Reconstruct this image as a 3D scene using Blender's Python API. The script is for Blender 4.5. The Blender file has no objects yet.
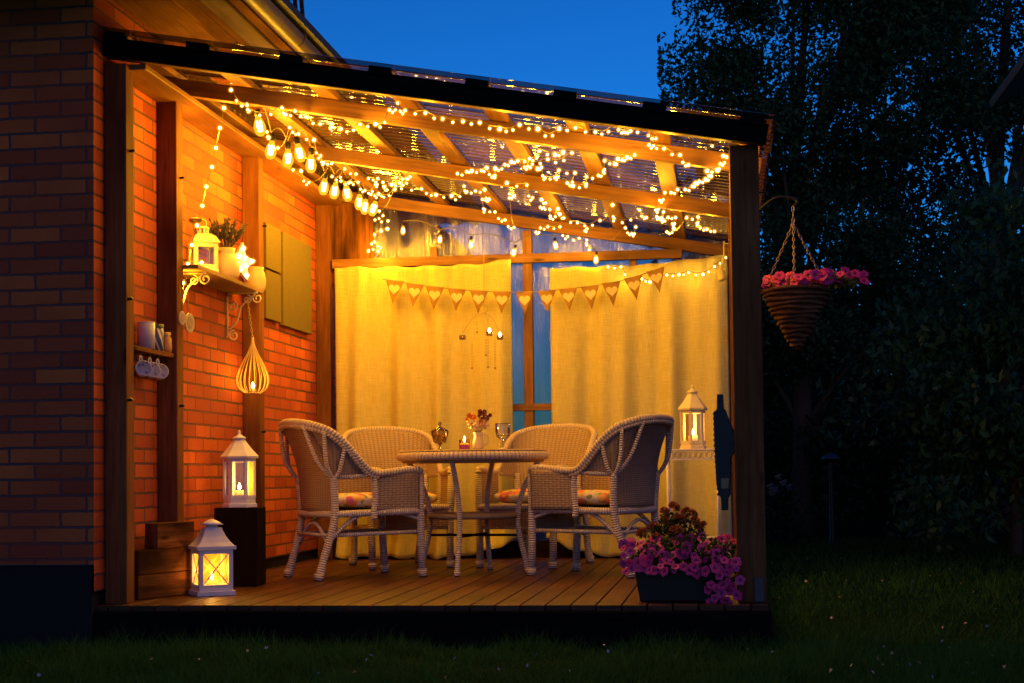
import bpy, math, random
import numpy as np
from mathutils import Vector, Matrix
random.seed(7); rng = np.random.default_rng(7)
S = bpy.context.scene; COL = S.collection
R = math.radians; PI = math.pi

# ------------------------------------------------------------------ camera
CX, CY, CZ, YAW, PIT, ROL, SHY, FPX = 2.904, -7.25, .611, .1355, .0417, -.0122, 67.5, 1550.
FWD = Vector((-math.sin(YAW)*math.cos(PIT), math.cos(YAW)*math.cos(PIT), math.sin(PIT)))
_r = Vector((math.cos(YAW), math.sin(YAW), 0)); _u = _r.cross(FWD)
RGT = _r*math.cos(ROL)+_u*math.sin(ROL); UPV = -_r*math.sin(ROL)+_u*math.cos(ROL)
cam = bpy.data.cameras.new('camera'); co = bpy.data.objects.new('camera', cam); COL.objects.link(co)
cam.sensor_fit = 'HORIZONTAL'; cam.sensor_width = 36; cam.lens = FPX/1024*36; cam.shift_y = SHY/1024
cam.clip_end = 600; cam.clip_start = .05
m = Matrix.Identity(4)
for i in range(3): m[i][0], m[i][1], m[i][2], m[i][3] = RGT[i], UPV[i], -FWD[i], (CX, CY, CZ)[i]
co.matrix_world = m; S.camera = co
CAM = Vector((CX, CY, CZ))
def ray(px, py): return FWD+RGT*((px-512)/FPX)+UPV*((341.5+SHY-py)/FPX)
def at(px, py, Y): d = ray(px, py); return CAM+d*((Y-CY)/d.y)          # point at a known depth
def atx(px, py, X): d = ray(px, py); return CAM+d*((X-CX)/d.x)         # point on a known wall plane
def roof_z(x): return 2.674-.178*(x-.04)                               # underside of the sloping rafters
def atroof(px, py, off):
    d = ray(px, py); a = 2.674+.178*.04-off
    return CAM+d*((a-.178*CX-CZ)/(d.z+.178*d.x))

# ------------------------------------------------------------------ world, sun, exposure
W = bpy.data.worlds.new('World'); S.world = W; W.use_nodes = True
nt = W.node_tree; bg = nt.nodes['Background']
sky = nt.nodes.new('ShaderNodeTexSky'); sky.sky_type = 'NISHITA'; sky.sun_disc = False
SUN_AZ = 200
sky.sun_elevation = R(4); sky.sun_rotation = R(SUN_AZ); sky.air_density = 1.0; sky.dust_density = .3; sky.ozone_density = 3
tint = nt.nodes.new('ShaderNodeMix'); tint.data_type = 'RGBA'; tint.blend_type = 'MULTIPLY'; tint.inputs[0].default_value = 1
tint.inputs[7].default_value = (.085, .73, 1.78, 1)
nt.links.new(sky.outputs[0], tint.inputs[6])
# the dusk sky is brightest over the garden (+Y) and darkens towards the opposite horizon and overhead
gx = nt.nodes.new('ShaderNodeTexCoord'); sx_ = nt.nodes.new('ShaderNodeSeparateXYZ'); nt.links.new(gx.outputs['Generated'], sx_.inputs[0])
mr = nt.nodes.new('ShaderNodeMapRange'); mr.inputs[1].default_value = -.7; mr.inputs[2].default_value = .9; mr.inputs[3].default_value = .46; mr.inputs[4].default_value = 1; nt.links.new(sx_.outputs[1], mr.inputs[0])
mz = nt.nodes.new('ShaderNodeMapRange'); mz.inputs[1].default_value = .12; mz.inputs[2].default_value = .40; mz.inputs[3].default_value = 1.18; mz.inputs[4].default_value = .72; nt.links.new(sx_.outputs[2], mz.inputs[0])
mm = nt.nodes.new('ShaderNodeMath'); mm.operation = 'MULTIPLY'; nt.links.new(mr.outputs[0], mm.inputs[0]); nt.links.new(mz.outputs[0], mm.inputs[1])
dk = nt.nodes.new('ShaderNodeMix'); dk.data_type = 'RGBA'; dk.blend_type = 'MULTIPLY'; dk.inputs[0].default_value = 1
nt.links.new(tint.outputs[2], dk.inputs[6]); nt.links.new(mm.outputs[0], dk.inputs[7]); nt.links.new(dk.outputs[2], bg.inputs[0]); bg.inputs[1].default_value = .15
sl = bpy.data.lights.new('sun', 'SUN'); sl.energy = .20; sl.angle = R(50); sl.color = (.86, .48, .92)
so = bpy.data.objects.new('sun', sl); COL.objects.link(so)
so.rotation_euler = Vector((-.35, .9, -.28)).to_track_quat('-Z', 'Y').to_euler()
S.view_settings.view_transform = 'Standard'; S.view_settings.look = 'None'
S.view_settings.exposure = 0; S.view_settings.gamma = 1; S.view_settings.use_curve_mapping = False
S.render.engine = 'CYCLES'
try:
    S.cycles.use_denoising = True; S.cycles.max_bounces = 7; S.cycles.transparent_max_bounces = 24
    S.cycles.sample_clamp_indirect = 3; S.cycles.caustics_reflective = False; S.cycles.caustics_refractive = False
except Exception: pass
WARM = (1, .43, .012)

# ------------------------------------------------------------------ mesh helpers
class MB:
    def __init__(s): s.v = []; s.f = []; s.uv = []; s.sm = []; s.mi = []
    def face(s, idx, uv, smooth, mi=0): s.f.append(idx); s.uv.append(uv); s.sm.append(smooth); s.mi.append(mi)
    def box(s, c, d, M=None, mi=0):
        c = Vector(c); h = Vector(d)/2; b = len(s.v)
        P = [Vector((x*h.x, y*h.y, z*h.z)) for x in (-1, 1) for y in (-1, 1) for z in (-1, 1)]
        for p in P: s.v.append((c+(M@p if M else p))[:])
        o = random.random()*20
        for q, (a, e) in (((0,1,3,2),(1,2)), ((4,6,7,5),(1,2)), ((0,4,5,1),(0,2)), ((2,3,7,6),(0,2)), ((0,2,6,4),(0,1)), ((1,5,7,3),(0,1))):
            if d[e] > d[a]: a, e = e, a
            s.face(tuple(b+i for i in q), [(P[i][a]+o, P[i][e]+o*.37) for i in q], False, mi)
        return s
    def tube(s, pts, r, n=8, caps=True, mi=0, closed=False):
        pts = [Vector(p) for p in pts]; m = len(pts)
        rr = r if isinstance(r, (list, tuple)) else [r]*m
        b = len(s.v); L = 0; up = None
        Ls = []
        for i, p in enumerate(pts):
            if closed: t = pts[(i+1) % m]-pts[i-1]
            else: t = pts[min(i+1, m-1)]-pts[max(i-1, 0)]
            t = t.normalized() if t.length > 1e-9 else Vector((0, 0, 1))
            if up is None:
                up = Vector((0, 0, 1)) if abs(t.z) < .9 else Vector((1, 0, 0))
            x = up-t*up.dot(t)
            x = x.normalized() if x.length > 1e-6 else t.orthogonal().normalized()
            up = x; y = t.cross(x)
            if i: L += (p-pts[i-1]).length
            Ls.append(L)
            for k in range(n):
                a = 2*PI*k/n; s.v.append((p+(x*math.cos(a)+y*math.sin(a))*rr[i])[:])
        for i in range(m if closed else m-1):
            j = (i+1) % m
            l1 = Ls[j] if j else Ls[i]+(pts[0]-pts[i]).length
            for k in range(n):
                k2 = (k+1) % n
                s.face((b+i*n+k, b+i*n+k2, b+j*n+k2, b+j*n+k), [(k/n, Ls[i]), ((k+1)/n, Ls[i]), ((k+1)/n, l1), (k/n, l1)], True, mi)
        if caps and not closed:
            s.face(tuple(b+k for k in range(n))[::-1], [(.5, 0)]*n, False, mi)
            s.face(tuple(b+(m-1)*n+k for k in range(n)), [(.5, L)]*n, False, mi)
        return s
    def grid(s, fn, nu, nv, smooth=True, flip=False, mi=0, uvs=(1, 1)):
        b = len(s.v)
        for i in range(nu+1):
            for j in range(nv+1): s.v.append(tuple(fn(i/nu, j/nv)))
        for i in range(nu):
            for j in range(nv):
                q = (b+i*(nv+1)+j, b+(i+1)*(nv+1)+j, b+(i+1)*(nv+1)+j+1, b+i*(nv+1)+j+1)
                w = [(i/nu*uvs[0], j/nv*uvs[1]), ((i+1)/nu*uvs[0], j/nv*uvs[1]), ((i+1)/nu*uvs[0], (j+1)/nv*uvs[1]), (i/nu*uvs[0], (j+1)/nv*uvs[1])]
                if flip: q = q[::-1]; w = w[::-1]
                s.face(q, w, smooth, mi)
        return s
    def lathe(s, prof, n=20, c=(0, 0, 0), mi=0, smooth=True, rot=0, cap=False):
        b = len(s.v); c = Vector(c); m = len(prof)
        for (r, z) in prof:
            for k in range(n):
                a = 2*PI*k/n+rot; s.v.append((c.x+r*math.cos(a), c.y+r*math.sin(a), c.z+z))
        for i in range(m-1):
            for k in range(n):
                k2 = (k+1) % n
                s.face((b+i*n+k, b+i*n+k2, b+(i+1)*n+k2, b+(i+1)*n+k),
                       [(k/n, prof[i][1]), ((k+1)/n, prof[i][1]), ((k+1)/n, prof[i+1][1]), (k/n, prof[i+1][1])], smooth, mi)
        if cap:
            s.face(tuple(b+k for k in range(n))[::-1], [(0, 0)]*n, False, mi)
            s.face(tuple(b+(m-1)*n+k for k in range(n)), [(0, 0)]*n, False, mi)
        return s
    def prism(s, poly, y0, y1, M=None, mi=0):          # outline in x,z, thick along y
        n = len(poly); b = len(s.v)
        for y in (y0, y1):
            for (x, z) in poly:
                p = Vector((x, y, z)); s.v.append(((M@p) if M else p)[:])
        s.face(tuple(b+i for i in range(n)), [poly[i] for i in range(n)], False, mi)
        s.face(tuple(b+n+i for i in range(n))[::-1], [poly[i] for i in range(n)][::-1], False, mi)
        for i in range(n):
            j = (i+1) % n
            s.face((b+j, b+i, b+n+i, b+n+j), [(poly[j][0], y0), (poly[i][0], y0), (poly[i][0], y1), (poly[j][0], y1)], False, mi)
        return s
    def ball(s, c, r, n=10, m=6, sc=(1, 1, 1), mi=0):
        c = Vector(c)
        return s.grid(lambda a, t: c+Vector((r*sc[0]*math.sin(PI*t)*math.cos(2*PI*a), r*sc[1]*math.sin(PI*t)*math.sin(2*PI*a), -r*sc[2]*math.cos(PI*t))), n, m, mi=mi)
    def mesh(s, name, mats):
        me = bpy.data.meshes.new(name); me.from_pydata(s.v, [], s.f)
        for mt in (mats if isinstance(mats, (list, tuple)) else [mats]): me.materials.append(mt)
        ul = me.uv_layers.new(name='UVMap')
        ul.data.foreach_set('uv', np.array([c for w in s.uv for q in w for c in q], dtype=np.float32))
        me.polygons.foreach_set('use_smooth', s.sm); me.polygons.foreach_set('material_index', s.mi)
        me.update(); return me
    def build(s, name, mats, parent=None, loc=None, bevel=0):
        return link(name, s.mesh(name, mats), parent, loc, bevel)
def link(name, me, parent=None, loc=None, bevel=0):
    o = bpy.data.objects.new(name, me); COL.objects.link(o)
    if parent: o.parent = parent
    if loc is not None: o.location = loc
    if bevel:
        b = o.modifiers.new('bevel', 'BEVEL'); b.width = bevel; b.segments = 2; b.limit_method = 'ANGLE'
    return o
def tag(o, label=None, cat=None, group=None, kind=None):
    if label: o['label'] = label
    if cat: o['category'] = cat
    if group: o['group'] = group
    if kind: o['kind'] = kind
    return o
def thing(name, label, cat, loc=(0, 0, 0), rz=0, group=None):
    o = bpy.data.objects.new(name, None); COL.objects.link(o); o.location = loc; o.rotation_euler = (0, 0, rz); o.empty_display_size = .1
    return tag(o, label, cat, group)
def dup(root, loc, rz, label, group=None):
    r = root.copy(); COL.objects.link(r); r.location = loc; r.rotation_euler = (0, 0, rz); r['label'] = label
    if group: r['group'] = group
    for ch in list(root.children):
        c = ch.copy(); COL.objects.link(c); c.parent = r
        for g in ch.children:
            d = g.copy(); COL.objects.link(d); d.parent = c
    return r
def lamp(loc, energy, parent=None, r=.03, color=WARM):
    l = bpy.data.lights.new('bulb_light', 'POINT'); l.energy = energy; l.color = color; l.shadow_soft_size = r
    o = bpy.data.objects.new('bulb_light', l); COL.objects.link(o); o.location = loc
    if parent: o.parent = parent
    return o
def rz_m(a): return Matrix.Rotation(a, 3, 'Z')
def smooth_path(pts, n=6):
    P = [Vector(p) for p in pts]; out = []
    for i in range(len(P)-1):
        a, b, c, d = P[max(i-1, 0)], P[i], P[i+1], P[min(i+2, len(P)-1)]
        for k in range(n):
            t = k/n
            out.append(.5*((2*b)+(c-a)*t+(2*a-5*b+4*c-d)*t*t+(3*b-a-3*c+d)*t**3))
    out.append(P[-1]); return out

# ------------------------------------------------------------------ materials
class NT:
    def __init__(s, name):
        s.m = bpy.data.materials.new(name); s.m.use_nodes = True; s.t = s.m.node_tree
        s.b = s.t.nodes['Principled BSDF']; s.out = s.t.nodes['Material Output']
    def n(s, typ, **k):
        x = s.t.nodes.new('ShaderNode'+typ)
        for a, v in k.items(): setattr(x, a, v)
        return x
    def l(s, a, b): s.t.links.new(a, b)
    def math(s, op, a, b=None):
        x = s.n('Math', operation=op)
        for i, v in enumerate((a, b)):
            if v is None: continue
            if isinstance(v, (int, float)): x.inputs[i].default_value = v
            else: s.l(v, x.inputs[i])
        return x.outputs[0]
    def mix(s, f, a, b, typ='MIX'):
        x = s.n('Mix', data_type='RGBA', blend_type=typ)
        for i, v in ((0, f), (6, a), (7, b)):
            if isinstance(v, (int, float)): x.inputs[i].default_value = v
            elif isinstance(v, tuple): x.inputs[i].default_value = (*v, 1)
            else: s.l(v, x.inputs[i])
        return x.outputs[2]
    def ramp(s, f, stops):
        x = s.n('ValToRGB'); e = x.color_ramp.elements
        while len(e) < len(stops): e.new(.5)
        for q, (p, c) in zip(e, stops): q.position = p; q.color = (*c, 1)
        s.l(f, x.inputs[0]); return x.outputs[0]
    def noise(s, vec=None, scale=5, detail=4, rough=.55):
        x = s.n('TexNoise'); x.inputs['Scale'].default_value = scale; x.inputs['Detail'].default_value = detail; x.inputs['Roughness'].default_value = rough
        if vec is not None: s.l(vec, x.inputs['Vector'])
        return x.outputs['Fac']
    def uv(s, sx=1, sy=1, rand=False):
        c = s.n('TexCoord'); mp = s.n('Mapping'); mp.inputs['Scale'].default_value = (sx, sy, 1); s.l(c.outputs['UV'], mp.inputs[0])
        return mp.outputs[0]
    def obj(s): return s.n('TexCoord').outputs['Object']
    def bump(s, h, strength=.5, dist=.01):
        x = s.n('Bump'); x.inputs['Strength'].default_value = strength; x.inputs['Distance'].default_value = dist
        s.l(h, x.inputs['Height']); s.l(x.outputs[0], s.b.inputs['Normal']); return x.outputs[0]
    def set(s, col=None, rough=.6, metal=0, **k):
        if col is not None:
            if isinstance(col, tuple): s.b.inputs['Base Color'].default_value = (*col, 1)
            else: s.l(col, s.b.inputs['Base Color'])
        if isinstance(rough, (int, float)): s.b.inputs['Roughness'].default_value = rough
        else: s.l(rough, s.b.inputs['Roughness'])
        s.b.inputs['Metallic'].default_value = metal
        for a, v in k.items(): s.b.inputs[a.replace('_', ' ')].default_value = v
        return s.m

def wood(name, a, b, rough=.6, along=3, across=45, strength=.35, knots=True):
    t = NT(name); v = t.uv(along, across)
    f = t.noise(v, 1, 6, .65); g = t.noise(t.uv(1.3, 3), 1, 3)
    c = t.mix(t.ramp(f, [(.32, (0, 0, 0)), (.68, (1, 1, 1))]), a, b)
    c = t.mix(t.ramp(g, [(.35, (0, 0, 0)), (.7, (1, 1, 1))]), c, tuple(x*.55 for x in a))
    if knots:
        vo = t.n('TexVoronoi', feature='F1'); vo.inputs['Scale'].default_value = 1; t.l(t.uv(2.2, 9), vo.inputs['Vector'])
        c = t.mix(t.ramp(vo.outputs['Distance'], [(.05, (1, 1, 1)), (.13, (0, 0, 0))]), c, tuple(x*.3 for x in a))
    t.bump(f, strength, .004)
    return t.set(c, max(rough, .72) if rough > .5 else rough, Specular_IOR_Level=.06 if rough > .5 else .2)
def plain(name, col, rough=.5, metal=0, var=.25, scale=14, bump=.15, **k):
    t = NT(name); f = t.noise(t.obj(), scale, 5)
    c = t.mix(f, tuple(x*(1-var) for x in col), tuple(min(1, x*(1+var)) for x in col))
    if bump: t.bump(t.noise(t.obj(), scale*5, 3), bump, .002)
    return t.set(c, rough, metal, **k)
def emit(name, col, strength, sample=True):
    t = NT(name); t.b.inputs['Emission Color'].default_value = (*col, 1); t.b.inputs['Emission Strength'].default_value = strength
    t.b.inputs['Base Color'].default_value = (.02, .02, .02, 1)
    if not sample: t.m.cycles.emission_sampling = 'NONE'
    return t.m
def glass(name, col=(1, 1, 1), alpha=.15, rough=.05):   # thin pane: mostly clear, with reflections
    t = NT(name); tr = t.n('BsdfTransparent'); tr.inputs[0].default_value = (*col, 1); gl = t.n('BsdfGlossy'); gl.inputs['Roughness'].default_value = rough
    mx = t.n('MixShader'); fr = t.n('Fresnel'); fr.inputs[0].default_value = 1.45
    t.l(t.math('ADD', fr.outputs[0], alpha), mx.inputs[0]); t.l(tr.outputs[0], mx.inputs[1]); t.l(gl.outputs[0], mx.inputs[2]); t.l(mx.outputs[0], t.out.inputs[0])
    return t.m

def brick_mat():
    t = NT('red_brick'); v = t.uv()
    b = t.n('TexBrick'); b.offset = .5; b.squash = 1
    for k, x in (('Scale', 1), ('Mortar Size', .0065), ('Mortar Smooth', .18), ('Bias', 0), ('Brick Width', .262), ('Row Height', .0768)): b.inputs[k].default_value = x
    nz = t.noise(t.uv(1, 1), 30, 3)
    wob = t.n('VectorMath', operation='MULTIPLY_ADD'); t.l(t.n('TexCoord').outputs['UV'], wob.inputs[2])
    nn = t.n('TexNoise'); nn.inputs['Scale'].default_value = 22; t.l(t.uv(), nn.inputs['Vector'])
    t.l(nn.outputs['Color'], wob.inputs[0]); wob.inputs[1].default_value = (.011, .010, 0)
    t.l(wob.outputs[0], b.inputs['Vector'])
    b.inputs['Color1'].default_value = (.33, .042, .013, 1); b.inputs['Color2'].default_value = (.72, .155, .028, 1); b.inputs['Mortar'].default_value = (.055, .055, .065, 1)
    big = t.noise(t.uv(.8, .8), 2.5, 4)
    c = t.mix(t.ramp(big, [(.35, (0, 0, 0)), (.65, (.6, .6, .6))]), b.outputs['Color'], (.34, .05, .016))
    sp = t.noise(t.uv(1, 1), 60, 4, .7)
    c = t.mix(t.ramp(sp, [(.55, (0, 0, 0)), (.75, (.25, .25, .25))]), c, (.50, .20, .09))
    h = t.math('ADD', t.math('MULTIPLY', b.outputs['Fac'], -1), t.math('MULTIPLY', sp, .25))
    t.bump(h, 1, .018)
    return t.set(c, .82)
def weave_mat(name, a, b, su, sv):
    t = NT(name); sep = t.n('SeparateXYZ'); t.l(t.n('TexCoord').outputs['UV'], sep.inputs[0])
    u = t.math('MULTIPLY', sep.outputs[0], su); v = t.math('MULTIPLY', sep.outputs[1], sv)
    row = t.math('ABSOLUTE', t.math('SINE', t.math('MULTIPLY', v, PI)))
    ov = t.math('SINE', t.math('MULTIPLY', t.math('ADD', u, t.math('FLOOR', v)), PI))
    rib = t.math('ABSOLUTE', t.math('SINE', t.math('MULTIPLY', u, PI)))
    h = t.math('ADD', t.math('MULTIPLY', t.math('MULTIPLY', row, t.math('ADD', t.math('MULTIPLY', ov, .25), .75)), .6), t.math('MULTIPLY', rib, .4))
    nz = t.noise(t.obj(), 9, 4); st = t.noise(t.uv(6, 90), 1, 2)
    c = t.mix(t.ramp(h, [(.05, (0, 0, 0)), (.6, (1, 1, 1))]), tuple(x*.3 for x in a), t.mix(st, a, b))
    c = t.mix(t.math('MULTIPLY', nz, .5), c, tuple(x*.6 for x in a))
    t.bump(h, .8, .006); return t.set(c, .65)
def wrap_mat(name, a, b, per, twist=0):
    t = NT(name); sep = t.n('SeparateXYZ'); t.l(t.n('TexCoord').outputs['UV'], sep.inputs[0])
    v = t.math('ADD', t.math('MULTIPLY', sep.outputs[1], 1/per), t.math('MULTIPLY', sep.outputs[0], twist))
    h = t.math('ABSOLUTE', t.math('SINE', t.math('MULTIPLY', v, PI)))
    nz = t.noise(t.obj(), 22, 4)
    c = t.mix(t.ramp(h, [(.0, (0, 0, 0)), (.45, (1, 1, 1))]), tuple(x*.5 for x in a), t.mix(nz, a, b))
    t.bump(h, .9, .006); return t.set(c, .6)
def cloth_mat(name, a, b, trans=.25, scale=260):
    t = NT(name); sep = t.n('SeparateXYZ'); t.l(t.n('TexCoord').outputs['UV'], sep.inputs[0])
    x = t.noise(t.uv(scale, 9), 1, 2); y = t.noise(t.uv(9, scale), 1, 2)
    f = t.math('MULTIPLY', t.math('ADD', x, y), .5)
    c = t.mix(t.ramp(f, [(.34, (0, 0, 0)), (.62, (1, 1, 1))]), a, b)
    c = t.mix(t.math('MULTIPLY', t.noise(t.uv(1, 1), 3.5, 3), .35), c, a)
    n = t.bump(t.math('ADD', f, t.math('MULTIPLY', t.noise(t.uv(9, 5), 1, 4), 2.5)), .6, .006); t.set(c, .95, Specular_IOR_Level=.1)
    tl = t.n('BsdfTranslucent'); t.l(c, tl.inputs[0]); mx = t.n('MixShader'); mx.inputs[0].default_value = trans
    t.l(t.b.outputs[0], mx.inputs[1]); t.l(tl.outputs[0], mx.inputs[2]); t.l(mx.outputs[0], t.out.inputs[0])
    return t.m
def leaf_mat(name, a, b, rough=.5, trans=.3, spec=.35):
    t = NT(name); g = t.n('NewGeometry'); c = t.mix(g.outputs['Random Per Island'], a, b)
    t.set(c, rough, Specular_IOR_Level=spec); tl = t.n('BsdfTranslucent'); t.l(c, tl.inputs[0]); mx = t.n('MixShader'); mx.inputs[0].default_value = trans
    t.l(t.b.outputs[0], mx.inputs[1]); t.l(tl.outputs[0], mx.inputs[2]); t.l(mx.outputs[0], t.out.inputs[0]); return t.m
def film_mat():
    t = NT('plastic_film'); v = t.uv(1, 1)
    nz = t.noise(t.uv(55, 2.2), 1, 5, .6); n2 = t.noise(t.uv(11, .8), 1, 3)
    h = t.math('ADD', nz, t.math('MULTIPLY', n2, 1.2))
    n = t.bump(h, .9, .03)
    tl = t.n('BsdfTranslucent'); tl.inputs[0].default_value = (.60, .37, .46, 1); t.l(n, tl.inputs['Normal'])
    gl = t.n('BsdfGlossy'); gl.inputs['Roughness'].default_value = .12; t.l(n, gl.inputs['Normal'])
    tr = t.n('BsdfTransparent')
    m1 = t.n('MixShader'); m1.inputs[0].default_value = .35; t.l(tl.outputs[0], m1.inputs[1]); t.l(tr.outputs[0], m1.inputs[2])
    m2 = t.n('MixShader'); m2.inputs[0].default_value = .2; t.l(m1.outputs[0], m2.inputs[1]); t.l(gl.outputs[0], m2.inputs[2]); t.l(m2.outputs[0], t.out.inputs[0])
    return t.m
def sheet_mat():
    t = NT('corrugated_sheet')
    df = t.n('BsdfDiffuse'); nz = t.noise(t.obj(), 3, 5); t.l(t.mix(nz, (.045, .03, .022), (.11, .08, .06)), df.inputs[0])
    gl = t.n('BsdfGlossy'); gl.inputs['Roughness'].default_value = .05; gl.inputs[0].default_value = (.8, .8, .8, 1)
    tr = t.n('BsdfTransparent'); tr.inputs[0].default_value = (.85, .9, .95, 1)
    # a clear sheet passes little light at a glancing angle: the waves show as bright and dark lines
    fr = t.n('Fresnel'); fr.inputs[0].default_value = 1.5
    clear = t.ramp(fr.outputs[0], [(.08, (.96, .96, .96)), (.45, (.34, .34, .34))])
    dirt = t.ramp(t.noise(t.obj(), 1.3, 3), [(.35, (.72, .72, .72)), (.6, (1, 1, 1))])
    m1 = t.n('MixShader'); t.l(t.mix(1, clear, dirt, 'MULTIPLY'), m1.inputs[0]); t.l(df.outputs[0], m1.inputs[1]); t.l(tr.outputs[0], m1.inputs[2])
    m2 = t.n('MixShader'); t.l(t.math('ADD', t.math('MULTIPLY', fr.outputs[0], .3), .03), m2.inputs[0]); t.l(m1.outputs[0], m2.inputs[1]); t.l(gl.outputs[0], m2.inputs[2]); t.l(m2.outputs[0], t.out.inputs[0])
    return t.m
def floral_mat():
    t = NT('floral_cotton'); v = t.obj()
    def blotch(scale, th, seed):
        vo = t.n('TexVoronoi', feature='F1'); vo.inputs['Scale'].default_value = scale
        mp = t.n('Mapping'); mp.inputs['Location'].default_value = (seed, seed*.7, 0); t.l(v, mp.inputs[0]); t.l(mp.outputs[0], vo.inputs['Vector'])
        d = t.math('ADD', vo.outputs['Distance'], t.math('MULTIPLY', t.noise(mp.outputs[0], scale*2.5, 2), .35))
        return t.ramp(d, [(th, (1, 1, 1)), (th+.06, (0, 0, 0))])
    c = t.mix(blotch(10, .55, 1.3), (.70, .64, .52), (.75, .22, .10))
    c = t.mix(blotch(12, .52, 4.1), c, (.62, .12, .24)); c = t.mix(blotch(17, .46, 7.7), c, (.26, .30, .10)); c = t.mix(blotch(14, .47, 2.9), c, (.78, .45, .12))
    t.bump(t.noise(v, 160, 2), .3, .002); return t.set(c, .9)
def grass_ground():
    t = NT('lawn_soil'); f = t.noise(t.obj(), 1.4, 6); g = t.noise(t.obj(), 45, 4)
    c = t.mix(f, (.006, .024, .005), (.012, .042, .009)); c = t.mix(t.math('MULTIPLY', g, .6), c, (.006, .015, .005))
    t.bump(g, .8, .03); return t.set(c, 1, Specular_IOR_Level=.02)

BRICK = brick_mat()
W_POST = wood('reddish_brown_timber', (.15, .055, .02), (.30, .125, .045), .6)
W_RAFT = wood('varnished_pine', (.20, .088, .03), (.40, .20, .07), .5, 3, 45, .6)
W_DARK = wood('dark_stained_timber', (.012, .005, .003), (.03, .012, .007), .75)
W_DECK = wood('deck_plank', (.06, .021, .009), (.15, .056, .023), .45, 2, 30, .6)
W_FASC = wood('near_black_board', (.006, .005, .005), (.014, .012, .011), .85)  # near black; on the front rafter it stands in for unlit wood
W_SOFF = wood('pine_soffit', (.24, .10, .04), (.37, .175, .08), .6)
W_PAINT = wood('pink_grey_painted_board', (.32, .24, .24), (.44, .34, .34), .6, knots=False)
W_OLD = wood('weathered_plank', (.045, .015, .006), (.32, .125, .04), .75, 2, 22, 1)
W_SHELF = wood('pale_shelf_wood', (.34, .22, .12), (.5, .34, .19), .6)
CONC = plain('dark_plinth_render', (.006, .006, .006), .9, scale=7, bump=.6)
ROOFT = plain('dark_roof_tile', (.014, .017, .023), .6, scale=9)
GUTTER = plain('painted_gutter', (.13, .10, .11), .4, scale=6)
FILM = film_mat(); SHEET = sheet_mat()
LINEN = cloth_mat('cream_linen', (.64, .56, .20), (.86, .79, .34), .25, 170)
BURLAP = cloth_mat('brown_burlap', (.34, .19, .06), (.46, .28, .09), .15, 420)
CREAMF = cloth_mat('cream_felt', (.72, .60, .36), (.82, .70, .46), .1, 300)
WICK = weave_mat('woven_wicker', (.34, .24, .15), (.54, .41, .28), 37, 72)
WRAP = wrap_mat('wrapped_rattan', (.55, .47, .42), (.74, .65, .60), .014)
BRAID = wrap_mat('braided_rim', (.54, .44, .34), (.72, .61, .48), .02, 1)
FLORAL = floral_mat()
WHITE = plain('white_painted_metal', (.78, .76, .78), .45, scale=25, var=.12)
CREAM = plain('cream_painted_metal', (.70, .62, .42), .5, scale=20, var=.12)
CERAM = plain('cream_stoneware', (.62, .50, .32), .45, scale=10)
BLACKM = plain('black_iron', (.022, .022, .025), .5, .6)
TEALM = plain('dark_teal_iron', (.006, .013, .018), .4, .4)
STEEL = plain('grey_steel_bracket', (.07, .075, .09), .5, .5)
OLIVE = cloth_mat('olive_grey_canvas', (.13, .105, .04), (.18, .145, .06), 0, 300)
BLACKP = plain('black_plastic', (.012, .012, .014), .45)
GLASS = glass('clear_glass'); SMOKE = glass('smoky_glass', (.62, .56, .45), .12)
def amber_glass():
    t = NT('amber_lit_pane'); tl = t.n('BsdfTranslucent'); tl.inputs[0].default_value = (.95, .60, .14, 1); tr = t.n('BsdfTransparent')
    mx = t.n('MixShader'); mx.inputs[0].default_value = .6; t.l(tl.outputs[0], mx.inputs[1]); t.l(tr.outputs[0], mx.inputs[2]); t.l(mx.outputs[0], t.out.inputs[0]); return t.m
AMBER = amber_glass()
WAX = plain('cream_wax', (.85, .72, .45), .5, Subsurface_Weight=.2)
FLAME = emit('candle_flame', (1, .62, .16), 38, False)
CORE = emit('glowing_filament', (1, .72, .22), 60, False)
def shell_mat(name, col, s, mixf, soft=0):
    """glowing translucent shell; soft = a light halo put into it, fading towards the rim"""
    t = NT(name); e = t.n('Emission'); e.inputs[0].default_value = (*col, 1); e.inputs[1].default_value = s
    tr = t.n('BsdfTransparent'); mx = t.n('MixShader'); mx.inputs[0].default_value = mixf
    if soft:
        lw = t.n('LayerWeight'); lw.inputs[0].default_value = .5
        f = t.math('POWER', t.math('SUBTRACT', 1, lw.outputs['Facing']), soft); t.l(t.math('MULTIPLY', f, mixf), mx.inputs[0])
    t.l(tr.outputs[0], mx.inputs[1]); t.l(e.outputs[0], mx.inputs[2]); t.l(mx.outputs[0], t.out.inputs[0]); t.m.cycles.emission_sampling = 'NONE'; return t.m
GLOW = shell_mat('bulb_glow_halo', (1, .40, .012), 1.5, .6, 2.2)  # glow halo round each small bulb, put in as an emissive shell
EDISON = shell_mat('amber_bulb_glass', (1, .44, .02), 1.7, .6)
CABLE = plain('thin_cable', (.16, .12, .06), .6, bump=0)
ROPE = wrap_mat('jute_twine', (.34, .23, .11), (.5, .36, .2), .012, 1)

# ================================================================== SETTING
G = -.2                                            # lawn level; the deck top is z = 0
g = MB(); g.grid(lambda u, v: (-200+400*u, -60+400*v, G), 8, 8, uvs=(400, 400)); tag(g.build('lawn_ground', grass_ground()), kind='structure')

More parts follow.
